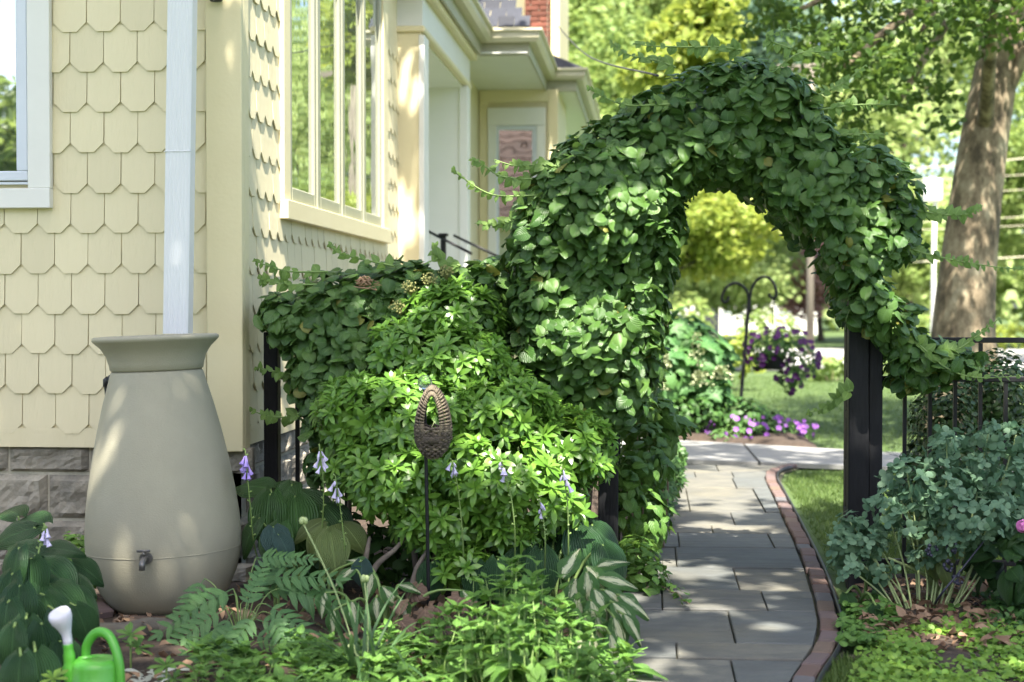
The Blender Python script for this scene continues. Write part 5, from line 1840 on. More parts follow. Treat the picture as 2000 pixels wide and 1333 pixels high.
# pouch: stacked wavy strands
pc_ = 0
for j in range(14):
    z = -0.138 + 0.0088 * j
    q = (j + 0.6) / 14
    r = 0.083 * math.sqrt(max(0.05, 1 - (1 - q) ** 2.4))
    arc = []
    lo_, hi_ = (0, 2 * math.pi)
    for i in range(40):
        a = lo_ + (hi_ - lo_) * i / 40
        zz = z + 0.0035 * math.sin(a * 11 + j * math.pi) + wob(.0012)
        rim = 0.0 if math.sin(a) > -0.2 else -0.004
        arc.append((r * math.cos(a), 0.64 * r * math.sin(a) + wob(.001) + 0.002 * math.sin(a * 11 + j * math.pi), zz + rim))
    MB().tube(arc, 0.0058, 6, closed=True).build('strand', 'wicker' if j % 4 else 'wicker_pale', bas)
dg_ = MB()
for i in range(46):
    a = random.uniform(math.pi, 2 * math.pi)
    z = random.uniform(-0.13, -0.045)
    q = (z + 0.138) / 0.115
    r = 0.087 * math.sqrt(max(0.05, 1 - (1 - q) ** 2.4))
    l_ = random.uniform(0.02, 0.035)
    tl = random.choice((-1, 1)) * random.uniform(0.25, 0.9)
    pts = []
    for u_ in (-0.5, 0, 0.5):
        aa = a + u_ * l_ / max(r, 0.02)
        pts.append((r * math.cos(aa) * 1.02, 0.66 * r * math.sin(aa), z + u_ * l_ * tl))
    dg_.tube(pts, [0.003, 0.0048, 0.003], 5)
dg_.build('woven_twig', 'wicker', bas)
MB().lathe([(0, -0.09), (0.06, -0.085), (0.066, -0.06), (0.0, -0.05)], 16).build('moss_lining', 'wicker', bas)
MB().tube([(-0.01, -0.02, -0.045), (0.0, -0.03, -0.02), (0.012, -0.03, 0.0)], 0.0015, 4).build('sprig', 'pale_stem', bas)

# =================================================================== LEFT OF PATH, BEYOND THE POST
IVY = [leaf_template('leaf', 1, 0.72, [0.3, 0.85, 1.0, 0.85, 0.5, 0.0], 5, 2, fold=0.25, droop=0.4, cord=0.1, seed=q) for q in (1, 2)]


def bush(name, label, cat, ells, per, m, tpls, size, up=0.6, down=0.6, most=200, cell=26, base=None, seed=1, one='leaf', mass='foliage', ymax=None, inner=0.45, wood='twig', tilt=0.35):
    P, N = blob_points(ells, per, inner=inner, seed=seed)
    if ymax:
        P, N = P[P[:, 1] < ymax], N[P[:, 1] < ymax]
    c = np.mean([e[0] for e in ells], 0)
    root = thing(name, label, cat, base or (c[0], c[1], 0))
    rg = np.random.default_rng(seed + 50)
    N = N + np.array((0, 0, up)) + rg.normal(size=N.shape) * tilt
    T = N * 0.2 + rg.normal(size=N.shape) * 0.7 + np.array((0, 0, -down))
    M = frames(P, N, T, rg.uniform(size[0], size[1], len(P)))
    grow(root, tpls, M, m, one=one, mass=mass, most=most, cell=cell)
    lo = min(e[0][2] - e[1][2] for e in ells)
    for e in ells:
        b = Vector((c[0] + (e[0][0] - c[0]) * 0.3, c[1] + (e[0][1] - c[1]) * 0.3, 0))
        woody(root, [b, b.lerp(Vector(e[0]), 0.5) + Vector((0.02, 0.01, 0)), e[0]], 0.008 if wood == 'twig' else 0.005, 0.003, wood, 'branch')
    return root


bush('euonymus', 'light green creeping shrub at the foot of the arch post', 'shrub', [ell(1240, 1080, 7.1, 48, 35, .15), ell(1260, 1130, 6.95, 50, 38, .16), ell(1225, 1150, 7.0, 35, 40, .12)], 900, 'ivy_leaf', IVY, (0.035, 0.055), seed=3, cell=20)
bush('ivy', 'ivy mass climbing behind the arch post along the path', 'ivy', [ell(1250, 900, 7.8, 60, 80, .3), ell(1255, 1000, 7.7, 60, 70, .3), ell(1245, 850, 8.0, 55, 60, .3), ell(1225, 960, 7.5, 35, 80, .15)], 420, 'ivy_leaf', IVY, (0.05, 0.08), seed=4, cell=26)
bush('pachysandra', 'low green ground cover spilling over the path edge past the arch', 'plant', [ell(1300, 890, 10.6, 35, 38, .3), ell(1290, 930, 9.8, 42, 45, .35), ell(1275, 980, 9.0, 42, 45, .3), ell(1315, 900, 11.2, 25, 28, .3)], 330, 'ground_dark_leaf', [ros], (0.045, 0.07), seed=5, one='leaf_whorl', mass='leaf_whorls', cell=16)
bush('shade_ground_cover', 'dark low foliage filling the space beneath the vine along the fence', 'ground cover', [ell(680, 1060, 7.0, 70, 60, .15), ell(780, 1080, 7.0, 80, 55, .15), ell(880, 1090, 7.0, 80, 55, .15), ell(600, 1080, 7.05, 60, 60, .12), ell(990, 1090, 7.0, 90, 60, .15), ell(1110, 1060, 7.0, 70, 60, .12)], 420, 'ground_dark_leaf', IVY, (0.05, 0.08), seed=44, cell=22, most=150)
tr_ = thing('trailing_sprig', 'single ivy sprig trailing onto the flagstones', 'plant', tuple(on_z(1270, 1160)))
cs = [on_z(1275 + 12 * i, 1140 + 6 * i + random.uniform(-6, 6), 0.045) for i in range(7)]
world_part(MB().tube([on_z(1262, 1150, 0.05)] + cs, 0.003, 5), 'stem', 'twig', tr_)
n_ = 30
pp_ = np.array([tuple(random.choice(cs) + Vector((random.uniform(-.03, .03), random.uniform(-.03, .03), random.uniform(-.01, .03)))) for _ in range(n_)])
grow(tr_, IVY, frames(pp_, RNG.normal(size=(n_, 3)) * .4 + (0, 0, 1), RNG.normal(size=(n_, 3)), RNG.uniform(.025, .045, n_)), 'ivy_leaf', most=30, cell=3)
MAPLE = leaf_template('leaf', 1, 1.0, [0.4, 0.95, 0.62, 1.0, 0.5, 0.55, 0.2, 0.0], 7, 4, fold=0.12, droop=0.35, cord=0.2, serr=0.0, wave=0.02)
bush('maple_sapling', 'young pointed-leaf sapling squeezed behind the arch vine', 'sapling', [ell(1300, 830, 8.2, 35, 50, .15), ell(1285, 800, 8.1, 35, 30, .15)], 200, 'ivy_leaf', [MAPLE], (0.09, 0.13), seed=6, cell=20)

# oakleaf hydrangea beyond the sidewalk
bush('oakleaf_hydrangea', 'large-leaved hydrangea with cream flower cones beyond the arch', 'shrub', [ell(1330, 660, 15.6, 60, 50, .4), ell(1370, 700, 15.4, 60, 60, .4), ell(1320, 730, 15.3, 60, 60, .4), ell(1385, 760, 15.3, 45, 40, .3), ell(1290, 690, 15.6, 50, 70, .4)], 95, 'oak_leaf', [MAPLE], (0.16, 0.24), seed=7, cell=24, most=160)
hyd = [o for o in COL.objects if o.name.startswith('oakleaf_hydrangea')][0]
for (px, py, w_, h_) in ((1362, 685, 22, 50), (1370, 740, 30, 22), (1412, 728, 28, 18), (1300, 705, 12, 22), (1290, 752, 20, 16)):
    c = at(px, py, 14.95)
    kk = 14.95 / FPX
    mb = MB()
    for q in range(110):
        t = random.random()
        r = w_ * kk * (1 - 0.6 * t) * math.sqrt(random.random())
        a = random.uniform(0, 6.28)
        p = Vector((c.x + r * math.cos(a), c.y + r * math.sin(a), c.z + (t - 0.5) * 2 * h_ * kk * 0.7))
        s_ = 0.016
        u_ = Vector(norm(RNG.normal(size=(1, 3)))[0]) * s_
        v_ = u_.cross(Vector((0.3, 0.5, 0.8))).normalized() * s_
        mb.add([p + u_, p + v_, p - u_, p - v_], [(0, 1, 2, 3)])
    world_part(mb, 'flower_cone', 'cream_flower', hyd)['kind'] = 'stuff'
bush('azalea', 'low dark rounded shrub behind the purple flower bed', 'shrub', [ell(1370, 800, 15.2, 60, 38, .4), ell(1440, 810, 15.3, 60, 38, .4), ell(1330, 810, 15.1, 45, 40, .3), ell(1490, 820, 15.6, 40, 30, .3)], 330, 'ground_dark_leaf', IVY, (0.05, 0.08), seed=9, cell=14, most=200)

# flowers helper: five-lobed trumpets
fl_v = [(0, 0, -0.25)]
fl_f = []
nn = 10
for k in range(nn):
    a = 2 * math.pi * k / nn
    r = 1.0 if k % 2 == 0 else 0.82
    fl_v.append((r * math.cos(a), r * math.sin(a), 0.06 * (k % 2)))
fl_f = np.array([(0, 1 + k, 1 + (k + 1) % nn) for k in range(nn)])
FLOWER = (np.array(fl_v), fl_f, np.array([(0.5, 0.5)] * len(fl_v)))


def flowers(root, P, N, size, m, most=80, cell=8):
    grow(root, [FLOWER], frames(P, N, RNG.normal(size=P.shape), RNG.uniform(size[0], size[1], len(P))), m, one='flower', mass='far_flowers', most=most, cell=cell)


pet = bush('petunia_bed', 'low patch of light purple petunias at the walk edge', 'flowers', [ell(1440, 845, 15.0, 55, 24, .25), ell(1500, 840, 15.2, 60, 22, .25), ell(1560, 842, 15.2, 35, 16, .2), ell(1410, 855, 14.7, 35, 18, .2)], 420, 'petunia_leaf', [pl], (0.05, 0.08), seed=10, cell=14, most=120)
P, N = blob_points([ell(1440, 842, 14.95, 60, 28, .27), ell(1505, 838, 15.1, 62, 24, .27), ell(1560, 838, 15.2, 36, 18, .22)], 80, inner=0.02, seed=12)
flowers(pet, P, N * 0.6 + (0, -0.9, 0.4), (0.022, 0.034), 'magenta_petal')

# shepherd's hook with its hanging basket
hd_ = 16.6
hb_, hj = at(1443, 830, hd_), at(1463, 585, hd_)
hook = thing('shepherd_hook', 'black double shepherd hook with curled arms standing beyond the arch', 'plant hook', (hb_.x, hb_.y, 0))
world_part(MB().tube([Vector((hb_.x, hb_.y, 0)), hb_, hj], 0.021, 8), 'pole', 'black_metal', hook)


def arm(pts):
    world_part(MB().tube(catmull([at(px, py, hd_) for px, py in pts], 5), 0.0165, 7), 'arm', 'black_metal', hook)


arm([(1463, 610), (1462, 585), (1458, 568), (1445, 556), (1432, 554), (1418, 563), (1410, 580), (1411, 588), (1417, 591), (1422, 586), (1423, 579)])
arm([(1464, 610), (1465, 580), (1470, 560), (1480, 546), (1492, 541), (1504, 545), (1513, 558), (1516, 575), (1512, 583), (1505, 581), (1502, 574)])
hbk = at(1508, 700, hd_)
bask = thing('hanging_basket', 'hanging basket overflowing with deep purple petunias', 'hanging basket', tuple(hbk))
kk = hd_ / FPX
MB().lathe([(0, -0.10), (0.11, -0.10), (0.15, 0.06), (0.16, 0.07), (0.15, 0.08), (0.0, 0.06)], 20).build('pot', 'dark_plastic', bask, (0, 0, -0.02))
world_part(MB().tube([at(1512, 583, hd_), at(1510, 610, hd_), at(1509, 640, hd_)], 0.006, 6).tube([at(1509, 640, hd_), hbk + Vector((-0.15, 0, 0.05))], 0.004, 5).tube([at(1509, 640, hd_), hbk + Vector((0.15, 0, 0.05))], 0.004, 5), 'hanger', 'black_metal', bask)
BE = [ell(1520, 675, hd_, 62, 35, .28), ell(1560, 705, hd_, 40, 42, .22), ell(1490, 690, hd_, 35, 35, .2), ell(1545, 735, hd_, 32, 32, .15)]
P, N = blob_points(BE, 420, inner=0.5, seed=13)
k = ~((np.abs(P[:, 0] - hbk.x) < 0.14) & (P[:, 2] < hbk.z + 0.02) & (P[:, 1] < hbk.y) & (P[:, 2] > hbk.z - 0.12))
P, N = P[k], N[k]
grow(bask, [pl], frames(P, N + (0, 0, .3), RNG.normal(size=P.shape) + (0, 0, -.5), RNG.uniform(.05, .09, len(P))), 'petunia_leaf', most=100, cell=12)
P, N = blob_points([(e[0], tuple(x * 1.05 for x in e[1])) for e in BE], 60, inner=0.02, seed=14)
flowers(bask, P, N * 0.7 + (0, -0.8, 0.2), (0.026, 0.040), 'purple_petal')

# =================================================================== RIGHT BED
rnd_leaf = leaf_template('l', 1, 0.86, [0.2, 0.6, 0.92, 1.0, 0.85, 0.35], 5, 2, fold=0.18, droop=0.2)
tri = merge_templates([(rnd_leaf, Matrix.Rotation(a, 4, 'Z') @ Matrix.Rotation(0.25, 4, 'X') @ Matrix.Scale(s_, 4)) for a, s_ in ((0, 1.0), (1.75, .9), (-1.75, .9))])
BL = [ell(1890, 900, 6.55, 95, 60, .2), ell(1960, 930, 6.5, 80, 75, .25), ell(1830, 950, 6.45, 95, 60, .22), ell(1760, 945, 6.6, 50, 40, .15), ell(1900, 1000, 6.4, 110, 60, .25), ell(1770, 1010, 6.45, 70, 42, .18), ell(1680, 1060, 6.45, 60, 35, .14), ell(1985, 1000, 6.45, 60, 70, .2), ell(1650, 1105, 6.4, 35, 25, .1), ell(1850, 1055, 6.4, 70, 35, .15)]
bsh = bush('false_indigo', 'glaucous blue-green shrub with rounded clover-like leaves before the fence', 'shrub', [(e[0], tuple(x * 0.88 for x in e[1])) for e in BL] + [ell(px_, py_, 6.45, 30, 24, .1) for px_, py_ in ((1850, 862), (1930, 848), (1985, 850), (1770, 915), (1725, 985), (1640, 1055), (1700, 1040), (1720, 1110), (1800, 1080), (1940, 1060), (1660, 1020))], 430, 'blue_leaf', [tri], (0.025, 0.042), up=0.55, down=0.1, most=290, cell=24, base=tuple(on_z(1845, 1190)), seed=15, one='leaf_trio', mass='leaf_trios', ymax=7.15, wood='pale_stem', tilt=0.65)
sb0 = on_z(1842, 1185)
for (px, py) in ((1735, 1090), (1800, 1020), (1880, 1040), (1930, 990), (1845, 950), (1760, 980)):
    e = at(px, py, 6.45)
    q = sb0 + Vector((random.uniform(-.06, .06), random.uniform(-.05, .05), 0))
    woody(bsh, [q, q.lerp(e, 0.5) + Vector((random.uniform(-.03, .03), -0.04, 0.03)), e], 0.009, 0.005, 'pale_stem', 'stem')
woody(bsh, [sb0 + Vector((-.05, -.05, 0)), at(1835, 1165, 6.3), at(1880, 1110, 6.3), at(1935, 1040, 6.35)], 0.006, 0.003, 'berry_dark', 'stem')
for (px, py) in ((1860, 1070), (1855, 1105), (1872, 1130), (1820, 1075)):
    c = at(px, py, 6.3)
    mb = MB()
    for q in range(12):
        a = Vector(norm(RNG.normal(size=(1, 3)))[0]) * 0.022
        mb.lathe([(0, -0.008), (0.006, -0.005), (0.0075, 0), (0.006, .005), (0, .008)], 6, tuple(c + a))
    world_part(mb, 'seed_pods', 'berry_dark', bsh)

BOX = [leaf_template('leaf', 1, 0.6, [0.3, 0.9, 1.0, 0.8, 0.1], 3, 2, fold=0.3, droop=0.2)]
bush('boxwood', 'dark clipped boxwood showing through the iron fence', 'shrub', [ell(1850, 830, 8.1, 75, 110, .3), ell(1950, 790, 8.2, 90, 110, .32), ell(1880, 950, 8.1, 110, 130, .32), ell(1990, 920, 8.2, 80, 150, .3), ell(1800, 930, 8.1, 40, 100, .2)], 1900, 'box_leaf', BOX, (0.03, 0.045), up=0.4, down=0.0, most=290, cell=14, seed=16, inner=0.6)
hy = bush('mophead_hydrangea', 'broad-leaved hydrangea with a pink flower at the fence end', 'shrub', [ell(1985, 1100, 6.3, 55, 55, .2), ell(1930, 1090, 6.5, 40, 40, .15), ell(2050, 1060, 6.3, 70, 70, .2)], 150, 'hosta_leaf', [HOSTA[0]], (0.09, 0.13), seed=17, cell=18, up=0.8)
P, N = blob_points([ell(2000, 1028, 6.1, 13, 12, .025), ], 9000, inner=0.02, seed=18)
flowers(hy, P, N + (0, -.2, 0), (0.009, 0.012), 'pink_petal', most=30, cell=3)

# lower leaves near the post
lw = hosta('yellow-green ribbed leaf clump under the blue-green shrub', 'hosta_gold_leaf', [(1830, 1095, 6.45, 0.13, 200, 40), (1790, 1075, 6.5, 0.12, 160, 30), (1850, 1120, 6.4, 0.1, 230, 50)], tuple(on_z(1825, 1190)))
lw2 = hosta('low green broad-leaf weed at the foot of the black post', 'hosta_leaf', [(1660, 1172, 6.35, 0.09, 200, 30), (1715, 1140, 6.5, 0.09, 240, 10), (1695, 1120, 6.5, 0.07, 190, 30), (1710, 1200, 6.2, 0.08, 170, 60)], tuple(on_z(1690, 1190)), name='broadleaf_weed')

GC = [leaf_template('leaf', 1, 0.8, [0.3, 0.9, 1.0, 0.75, 0.3], 3, 2, fold=0.2, droop=0.3)]


def carpet(name, label, polypx, n, m, size, z=(0.02, 0.07), seed=1, most=0, tp=GC, cell=16, clump=0.5):
    rg = np.random.default_rng(seed)
    poly = [tuple(on_z(*p)[:2]) for p in polypx]
    A = np.array(poly)
    P = A.min(0) + (A.max(0) - A.min(0)) * rg.random((n * 6, 2))
    P = P[inpoly(P, poly)]
    keep = np.array([mnoise.noise(Vector((p[0] * 5, p[1] * 5, seed))) for p in P]) + rg.normal(size=len(P)) * 0.15 > (clump - 0.5)
    P = P[keep][:n]
    Z = z[0] + (z[1] - z[0]) * rg.random(len(P)) * (0.6 + 0.8 * np.array([mnoise.noise(Vector((p[0] * 7, p[1] * 7, seed + 3))) for p in P]))
    pos = np.column_stack([P, np.maximum(Z, 0.01)])
    N = rg.normal(size=pos.shape) * 0.4 + (0, -0.25, 1)
    c = pos.mean(0)
    root = thing(name, label, 'ground cover', (c[0], c[1], 0))
    grow(root, tp, frames(pos, N, rg.normal(size=pos.shape), rg.uniform(size[0], size[1], len(pos))), m, most=most, cell=cell)
    return root


carpet('ground_cover', 'bright lime ground cover at the bed corner below the dead leaves', ((1690, 1290), (1760, 1245), (1900, 1240), (2080, 1260), (2080, 1420), (1700, 1420), (1650, 1330)), 3600, 'ground_leaf', (0.018, 0.032), z=(0.03, 0.09), seed=2, most=250, cell=18, clump=0.35)
carpet('ground_cover', 'green creeping weeds between the brick edge and the dead leaves', ((1645, 1190), (1720, 1180), (1760, 1230), (1720, 1290), (1650, 1300), (1640, 1250)), 700, 'ivy_leaf', (0.022, 0.045), z=(0.03, 0.10), seed=3, most=150, cell=16)
carpet('ground_cover', 'dark green mat of small leaves below the hydrangea', ((1920, 1185), (2060, 1185), (2060, 1265), (1940, 1260)), 900, 'ground_dark_leaf', (0.02, 0.035), z=(0.04, 0.12), seed=4, most=120, cell=16, clump=0.3)
carpet('ground_cover', 'sparse green seedlings among the dead leaves', ((1740, 1165), (1980, 1165), (1980, 1250), (1760, 1250)), 300, 'ivy_leaf', (0.02, 0.04), z=(0.02, 0.06), seed=5, most=80, cell=16, clump=0.75)

# dead leaves strewn over both beds (nobody could count them)
def litter(name, label, polypx, n, seed):
    rg = np.random.default_rng(seed)
    poly = [tuple(on_z(*p)[:2]) for p in polypx]
    A = np.array(poly)
    P = A.min(0) + (A.max(0) - A.min(0)) * rg.random((n * 5, 2))
    P = P[inpoly(P, poly)][:n]
    pos = np.column_stack([P, rg.uniform(0.035, 0.065, len(P))])
    t = leaf_template('l', 1, 0.6, [0.3, 0.9, 1, 0.6, 0], 3, 2, fold=0.5, droop=0.8)
    me = scatter_mesh(name, t, frames(pos, rg.normal(size=pos.shape) * 0.5 + (0, 0, 1), rg.normal(size=pos.shape), rg.uniform(0.02, 0.07, len(pos))))
    o = link(name, me, 'litter_leaf')
    tag(o, label, kind='stuff')


leafmat('litter_leaf', (0.20, 0.12, 0.07), (0.36, 0.24, 0.15), trans=0.1, rough=0.8, vein=None)
litter('dead_leaves', 'brown dead leaves lying on the bed before the fence', ((1700, 1150), (2050, 1150), (2050, 1290), (1720, 1290), (1660, 1230)), 900, 1)
litter('dead_leaves', 'brown dead leaves scattered on the bed by the house', ((180, 1190), (700, 1160), (1100, 1160), (1200, 1400), (150, 1400)), 700, 2)

# =================================================================== LAWN GRASS
blade = (np.array([(-0.06, 0, 0), (0.06, 0, 0), (0.035, 0.5, 0.03), (-0.035, 0.5, 0.03), (0.0, 1.0, 0.14), (0.001, 1.0, 0.14)]), np.array([(0, 1, 2, 3), (3, 2, 5, 4)]), np.array([(0, 0), (1, 0), (1, .5), (0, .5), (0.5, 1), (0.5, 1)]))


def lawn(name, label, poly, n, L, seed):
    rg = np.random.default_rng(seed)
    A = np.array(poly)
    P = A.min(0) + (A.max(0) - A.min(0)) * rg.random((n * 3, 2))
    P = P[inpoly(P, poly)][:n]
    pos = np.column_stack([P, np.full(len(P), -0.012)])
    T = rg.normal(size=pos.shape) * 0.45 + (0, 0, 1)
    me = scatter_mesh(name, blade, frames(pos, rg.normal(size=pos.shape), T, rg.uniform(L[0], L[1], len(pos))))
    o = link(name, me, 'grass_blade')
    tag(o, label, kind='stuff')


gy = np.linspace(7.4, 12.25, 14)
lawn('grass', 'mown grass strip between the path bricks and the walk', [(path_right(y) + 0.15, y) for y in gy] + [(2.2, 12.6), (4.2, 11.0), (4.2, 7.4)], 60000, (0.03, 0.055), 1)
f_ = [on_z(*p) for p in ((1500, 832), (1560, 850), (1600, 864), (1608, 880), (1655, 886))]
lawn('grass', 'dappled lawn stretching from the walk to the street', [tuple(p[:2]) for p in f_] + [(9, 12.2), (14, 29), (-1.5, 29), (-0.5, 18)], 70000, (0.04, 0.07), 2)
lawn('grass', 'tuft of grass by the brick edge in the bed corner', [tuple(on_z(*p)[:2]) for p in ((1600, 1345), (1640, 1290), (1720, 1290), (1780, 1333), (1780, 1420), (1560, 1420))], 6000, (0.03, 0.07), 3)

# =================================================================== TREES
tl_v = np.array([(0, 0, 0), (-0.42, 0.35, 0.06), (-0.3, 0.75, 0.0), (0, 1.0, -0.1), (0.3, 0.75, 0.0), (0.42, 0.35, 0.06)])
TLEAF = (tl_v, np.array([(0, 1, 2, 3), (0, 3, 4, 5)]), np.array([(0.5, 0), (0, .35), (.2, .75), (.5, 1), (.8, .75), (1, .35)]))
syc_v = []
SYL = leaf_template('leaf', 1, 1.05, [0.5, 0.75, 1.0, 0.6, 0.55, 0.0], 5, 2, fold=0.1, droop=0.5, cord=0.2)


def tree(name, label, base, h, r, crown, n, size, m, bark='bark_dark', tp=TLEAF, lean=(0, 0), seed=1, clump=0.35, branches=True, group=None, trunk_pts=None, gaps=()):
    """trunk with limbs to each lobe of the crown; leaves in clumps through the lobes"""
    rg = np.random.default_rng(seed)
    root = thing(name, label, 'tree', tuple(base), group)
    base = Vector(base)
    top = base + Vector((lean[0], lean[1], h))
    tpts = trunk_pts or [base, base.lerp(top, 0.35) + Vector((0.02 * h * rg.normal(), 0, 0)), base.lerp(top, 0.7), top]
    c = catmull(tpts, 6)
    rad = [r * (1.25 - 0.25 * min(1, 6 * i / len(c))) * (1 - 0.6 * i / len(c)) for i in range(len(c))]
    world_part(MB().tube(c, rad, 14), 'trunk', bark, root)
    if branches:
        for e in crown:
            e0 = Vector(e[0])
            t = rg.uniform(0.5, 0.9)
            s_ = c[int(t * (len(c) - 1))]
            woody(root, [s_, s_.lerp(e0, 0.5) + Vector((0, 0, 0.1 * (e0 - s_).length)), e0], r * 0.28, r * 0.06, bark, 'limb')
    vol = np.array([e[1][0] * e[1][1] * e[1][2] for e in crown]) ** (2 / 3)
    cnt = (n * vol / vol.sum()).astype(int)
    Ps = []
    for e, k in zip(crown, cnt):
        nc = max(6, k // 24)
        u_ = norm(rg.normal(size=(nc, 3))) * (rg.random((nc, 1)) ** 0.33)
        cc = np.array(e[0]) + u_ * np.array(e[1])
        idx = rg.integers(0, nc, k)
        Ps.append(cc[idx] + rg.normal(size=(k, 3)) * clump * np.array(e[1]) * 0.32)
    P = np.concatenate(Ps)
    for q, r_ in gaps:
        w_ = P - np.array(q)
        a_ = (w_ @ np.array(SUN_TO))[:, None] * np.array(SUN_TO)
        P = P[np.linalg.norm(w_ - a_, axis=1) > r_ * rg.uniform(0.55, 1.15, len(P))]
    N = rg.normal(size=P.shape) * 0.7 + (0, 0, 0.8)
    T = rg.normal(size=P.shape) + (0, 0, -0.8)
    me = scatter_mesh('crown', tp, frames(P, N, T, rg.uniform(size[0], size[1], len(P))))
    o = link('crown', me, m)
    o.parent = root
    o.matrix_basis = Matrix.Translation(-base)
    return root


# the sycamore beyond the fence
D_S = 15.5
tb = at(1880, 640, D_S)
tkp = [Vector((at(1878, 800, D_S).x, tb.y, 0)), at(1882, 640, D_S), at(1893, 500, D_S), at(1918, 300, D_S), at(1955, 80, D_S), at(1985, -150, D_S), at(2010, -500, D_S)]
tree('sycamore_tree', 'big mottled sycamore trunk leaning behind the iron fence', (tkp[0].x, tkp[0].y, 0), 7, 0.345,
     [ell(1800, 60, 14.0, 190, 80, 1.4), ell(1650, 130, 13.5, 130, 70, 1.2), ell(1750, 210, 14.5, 130, 70, 1.0), ell(1950, -20, 13.0, 160, 60, 1.2), ell(1560, 20, 14.0, 140, 60, 1.3), ell(1820, -180, 15, 330, 150, 2.5), ell(1500, -250, 15.5, 250, 140, 2.5), ell(2150, -100, 15, 220, 200, 2.2), ell(2050, -400, 16, 400, 200, 3)],
     14500, (0.05, 0.088), 'sycamore_leaf', 'bark_sycamore', SYL, seed=21, trunk_pts=tkp, clump=0.5)

BGT = [
    ('tall pale green tree beside the chimney', (1180, 150, 34, 120, 190, 2.5), (1230, 330, 32, 130, 120, 2.5), 'tree_leaf', 9000, (0.16, 0.28)),
    ('glowing yellow-green tree above the crown of the arch', (1330, 110, 24, 110, 80, 1.6), (1400, 60, 25, 110, 70, 1.6), 'gold_tree_leaf', 5000, (0.14, 0.24)),
    ('bluish tree far behind the yellow-green one', (1370, 20, 48, 170, 120, 4), (1450, 60, 50, 150, 100, 4), 'blue_tree_leaf', 5000, (0.25, 0.4)),
    ('yellow-green tree seen through the upper arch opening', (1420, 420, 30, 120, 70, 2.0), (1370, 470, 31, 110, 60, 2.0), 'gold_tree_leaf', 6000, (0.14, 0.24)),
    ('pale sunlit tree low in the arch opening', (1400, 540, 52, 130, 60, 3), (1490, 520, 54, 100, 80, 3), 'pale_tree_leaf', 6000, (0.2, 0.35)),
    ('plum coloured ornamental tree beside the utility pole', (1560, 560, 58, 60, 60, 2), (1610, 500, 60, 60, 60, 2), 'plum_leaf', 4500, (0.2, 0.34)),
    ('green street tree just left of the sycamore trunk', (1760, 500, 44, 90, 90, 3), (1700, 420, 46, 120, 110, 3), 'tree_leaf', 6000, (0.2, 0.34)),
    ('green street tree standing past the sycamore trunk', (2010, 400, 46, 110, 150, 3), (2100, 300, 48, 150, 170, 3), 'tree_leaf', 6500, (0.2, 0.34)),
    ('broad pale tree behind the sycamore crown', (1700, 200, 55, 260, 170, 5), (1900, 120, 58, 240, 170, 5), 'pale_tree_leaf', 9000, (0.28, 0.45)),
    ('broad green tree at the far side of the street', (1250, 420, 62, 160, 170, 4), (1330, 300, 64, 170, 150, 5), 'pale_tree_leaf', 8000, (0.28, 0.45)),
    ('tall light tree rising over the brick chimney', (1120, 60, 38, 150, 160, 3), (1230, -20, 40, 160, 120, 3), 'tree_leaf', 8000, (0.18, 0.3)),
    ('tall tree past the end of the iron fence', (2350, 250, 36, 260, 300, 4), (2250, 450, 34, 150, 140, 3), 'tree_leaf', 9000, (0.2, 0.34)),
    ('dark spreading tree farther along the street', (2800, 250, 42, 330, 300, 5), (2950, 420, 40, 200, 160, 3), 'blue_tree_leaf', 9000, (0.24, 0.4)),
]
for i, (lb, e1, e2, m_, n_, sz) in enumerate(BGT):
    E = []
    rs = random.Random(i)
    for e in (e1, e2):
        for q in range(4):
            E.append(ell(e[0] + rs.uniform(-.55, .55) * e[3], e[1] + rs.uniform(-.55, .55) * e[4], e[2] + rs.uniform(-.5, .5) * e[5], e[3] * rs.uniform(.5, .75), e[4] * rs.uniform(.5, .75), e[5] * 0.7))
    bx_, by_ = E[0][0][0], E[0][0][1]
    bx_ = (E[0][0][0] + E[4][0][0]) / 2
    hz = min(e[0][2] for e in E)
    if i in (1, 2, 3, 4, 9):
        bx_ = at(1265, 600, E[0][0][1]).x
    n_, sz = int(n_ * 1.7), (sz[0] * 0.72, sz[1] * 0.72)
    tree('broadleaf_tree', lb, (bx_, by_, 0), max(1.5, max(e[0][2] for e in E) * 0.75), 0.12, E, n_, sz, m_, seed=30 + i, clump=0.62)

# shrubs along the far edge of the lawn
for i, (px, py, d, rx, ry, m_, lb) in enumerate(((1625, 715, 27, 50, 24, 'tree_leaf', 'low sunlit shrub at the lawn edge beside the arch post'), (1430, 690, 24, 55, 40, 'gold_tree_leaf', 'golden shrub behind the shepherd hook'), (1340, 610, 36, 50, 40, 'tree_leaf', 'pale shrub across the lawn behind the hydrangea'), (1500, 640, 40, 60, 40, 'tree_leaf', 'feathery pale shrub at the street edge'), (1975, 655, 42, 60, 25, 'gold_tree_leaf', 'yellow-green shrub across the street past the trunk'), (1780, 640, 40, 60, 40, 'tree_leaf', 'rounded shrub left of the sycamore foot'), (1720, 700, 30, 50, 30, 'tree_leaf', 'small shrub on the lawn behind the black post'))):
    bush('garden_shrub', lb, 'shrub', [ell(px, py, d, rx, ry), ell(px + rx * .5, py + ry * .3, d, rx * .6, ry * .7), ell(px - rx * .5, py + ry * .3, d, rx * .6, ry * .7)], 60 if d < 30 else 45, m_, [TLEAF], (0.12, 0.2), seed=60 + i, most=0)

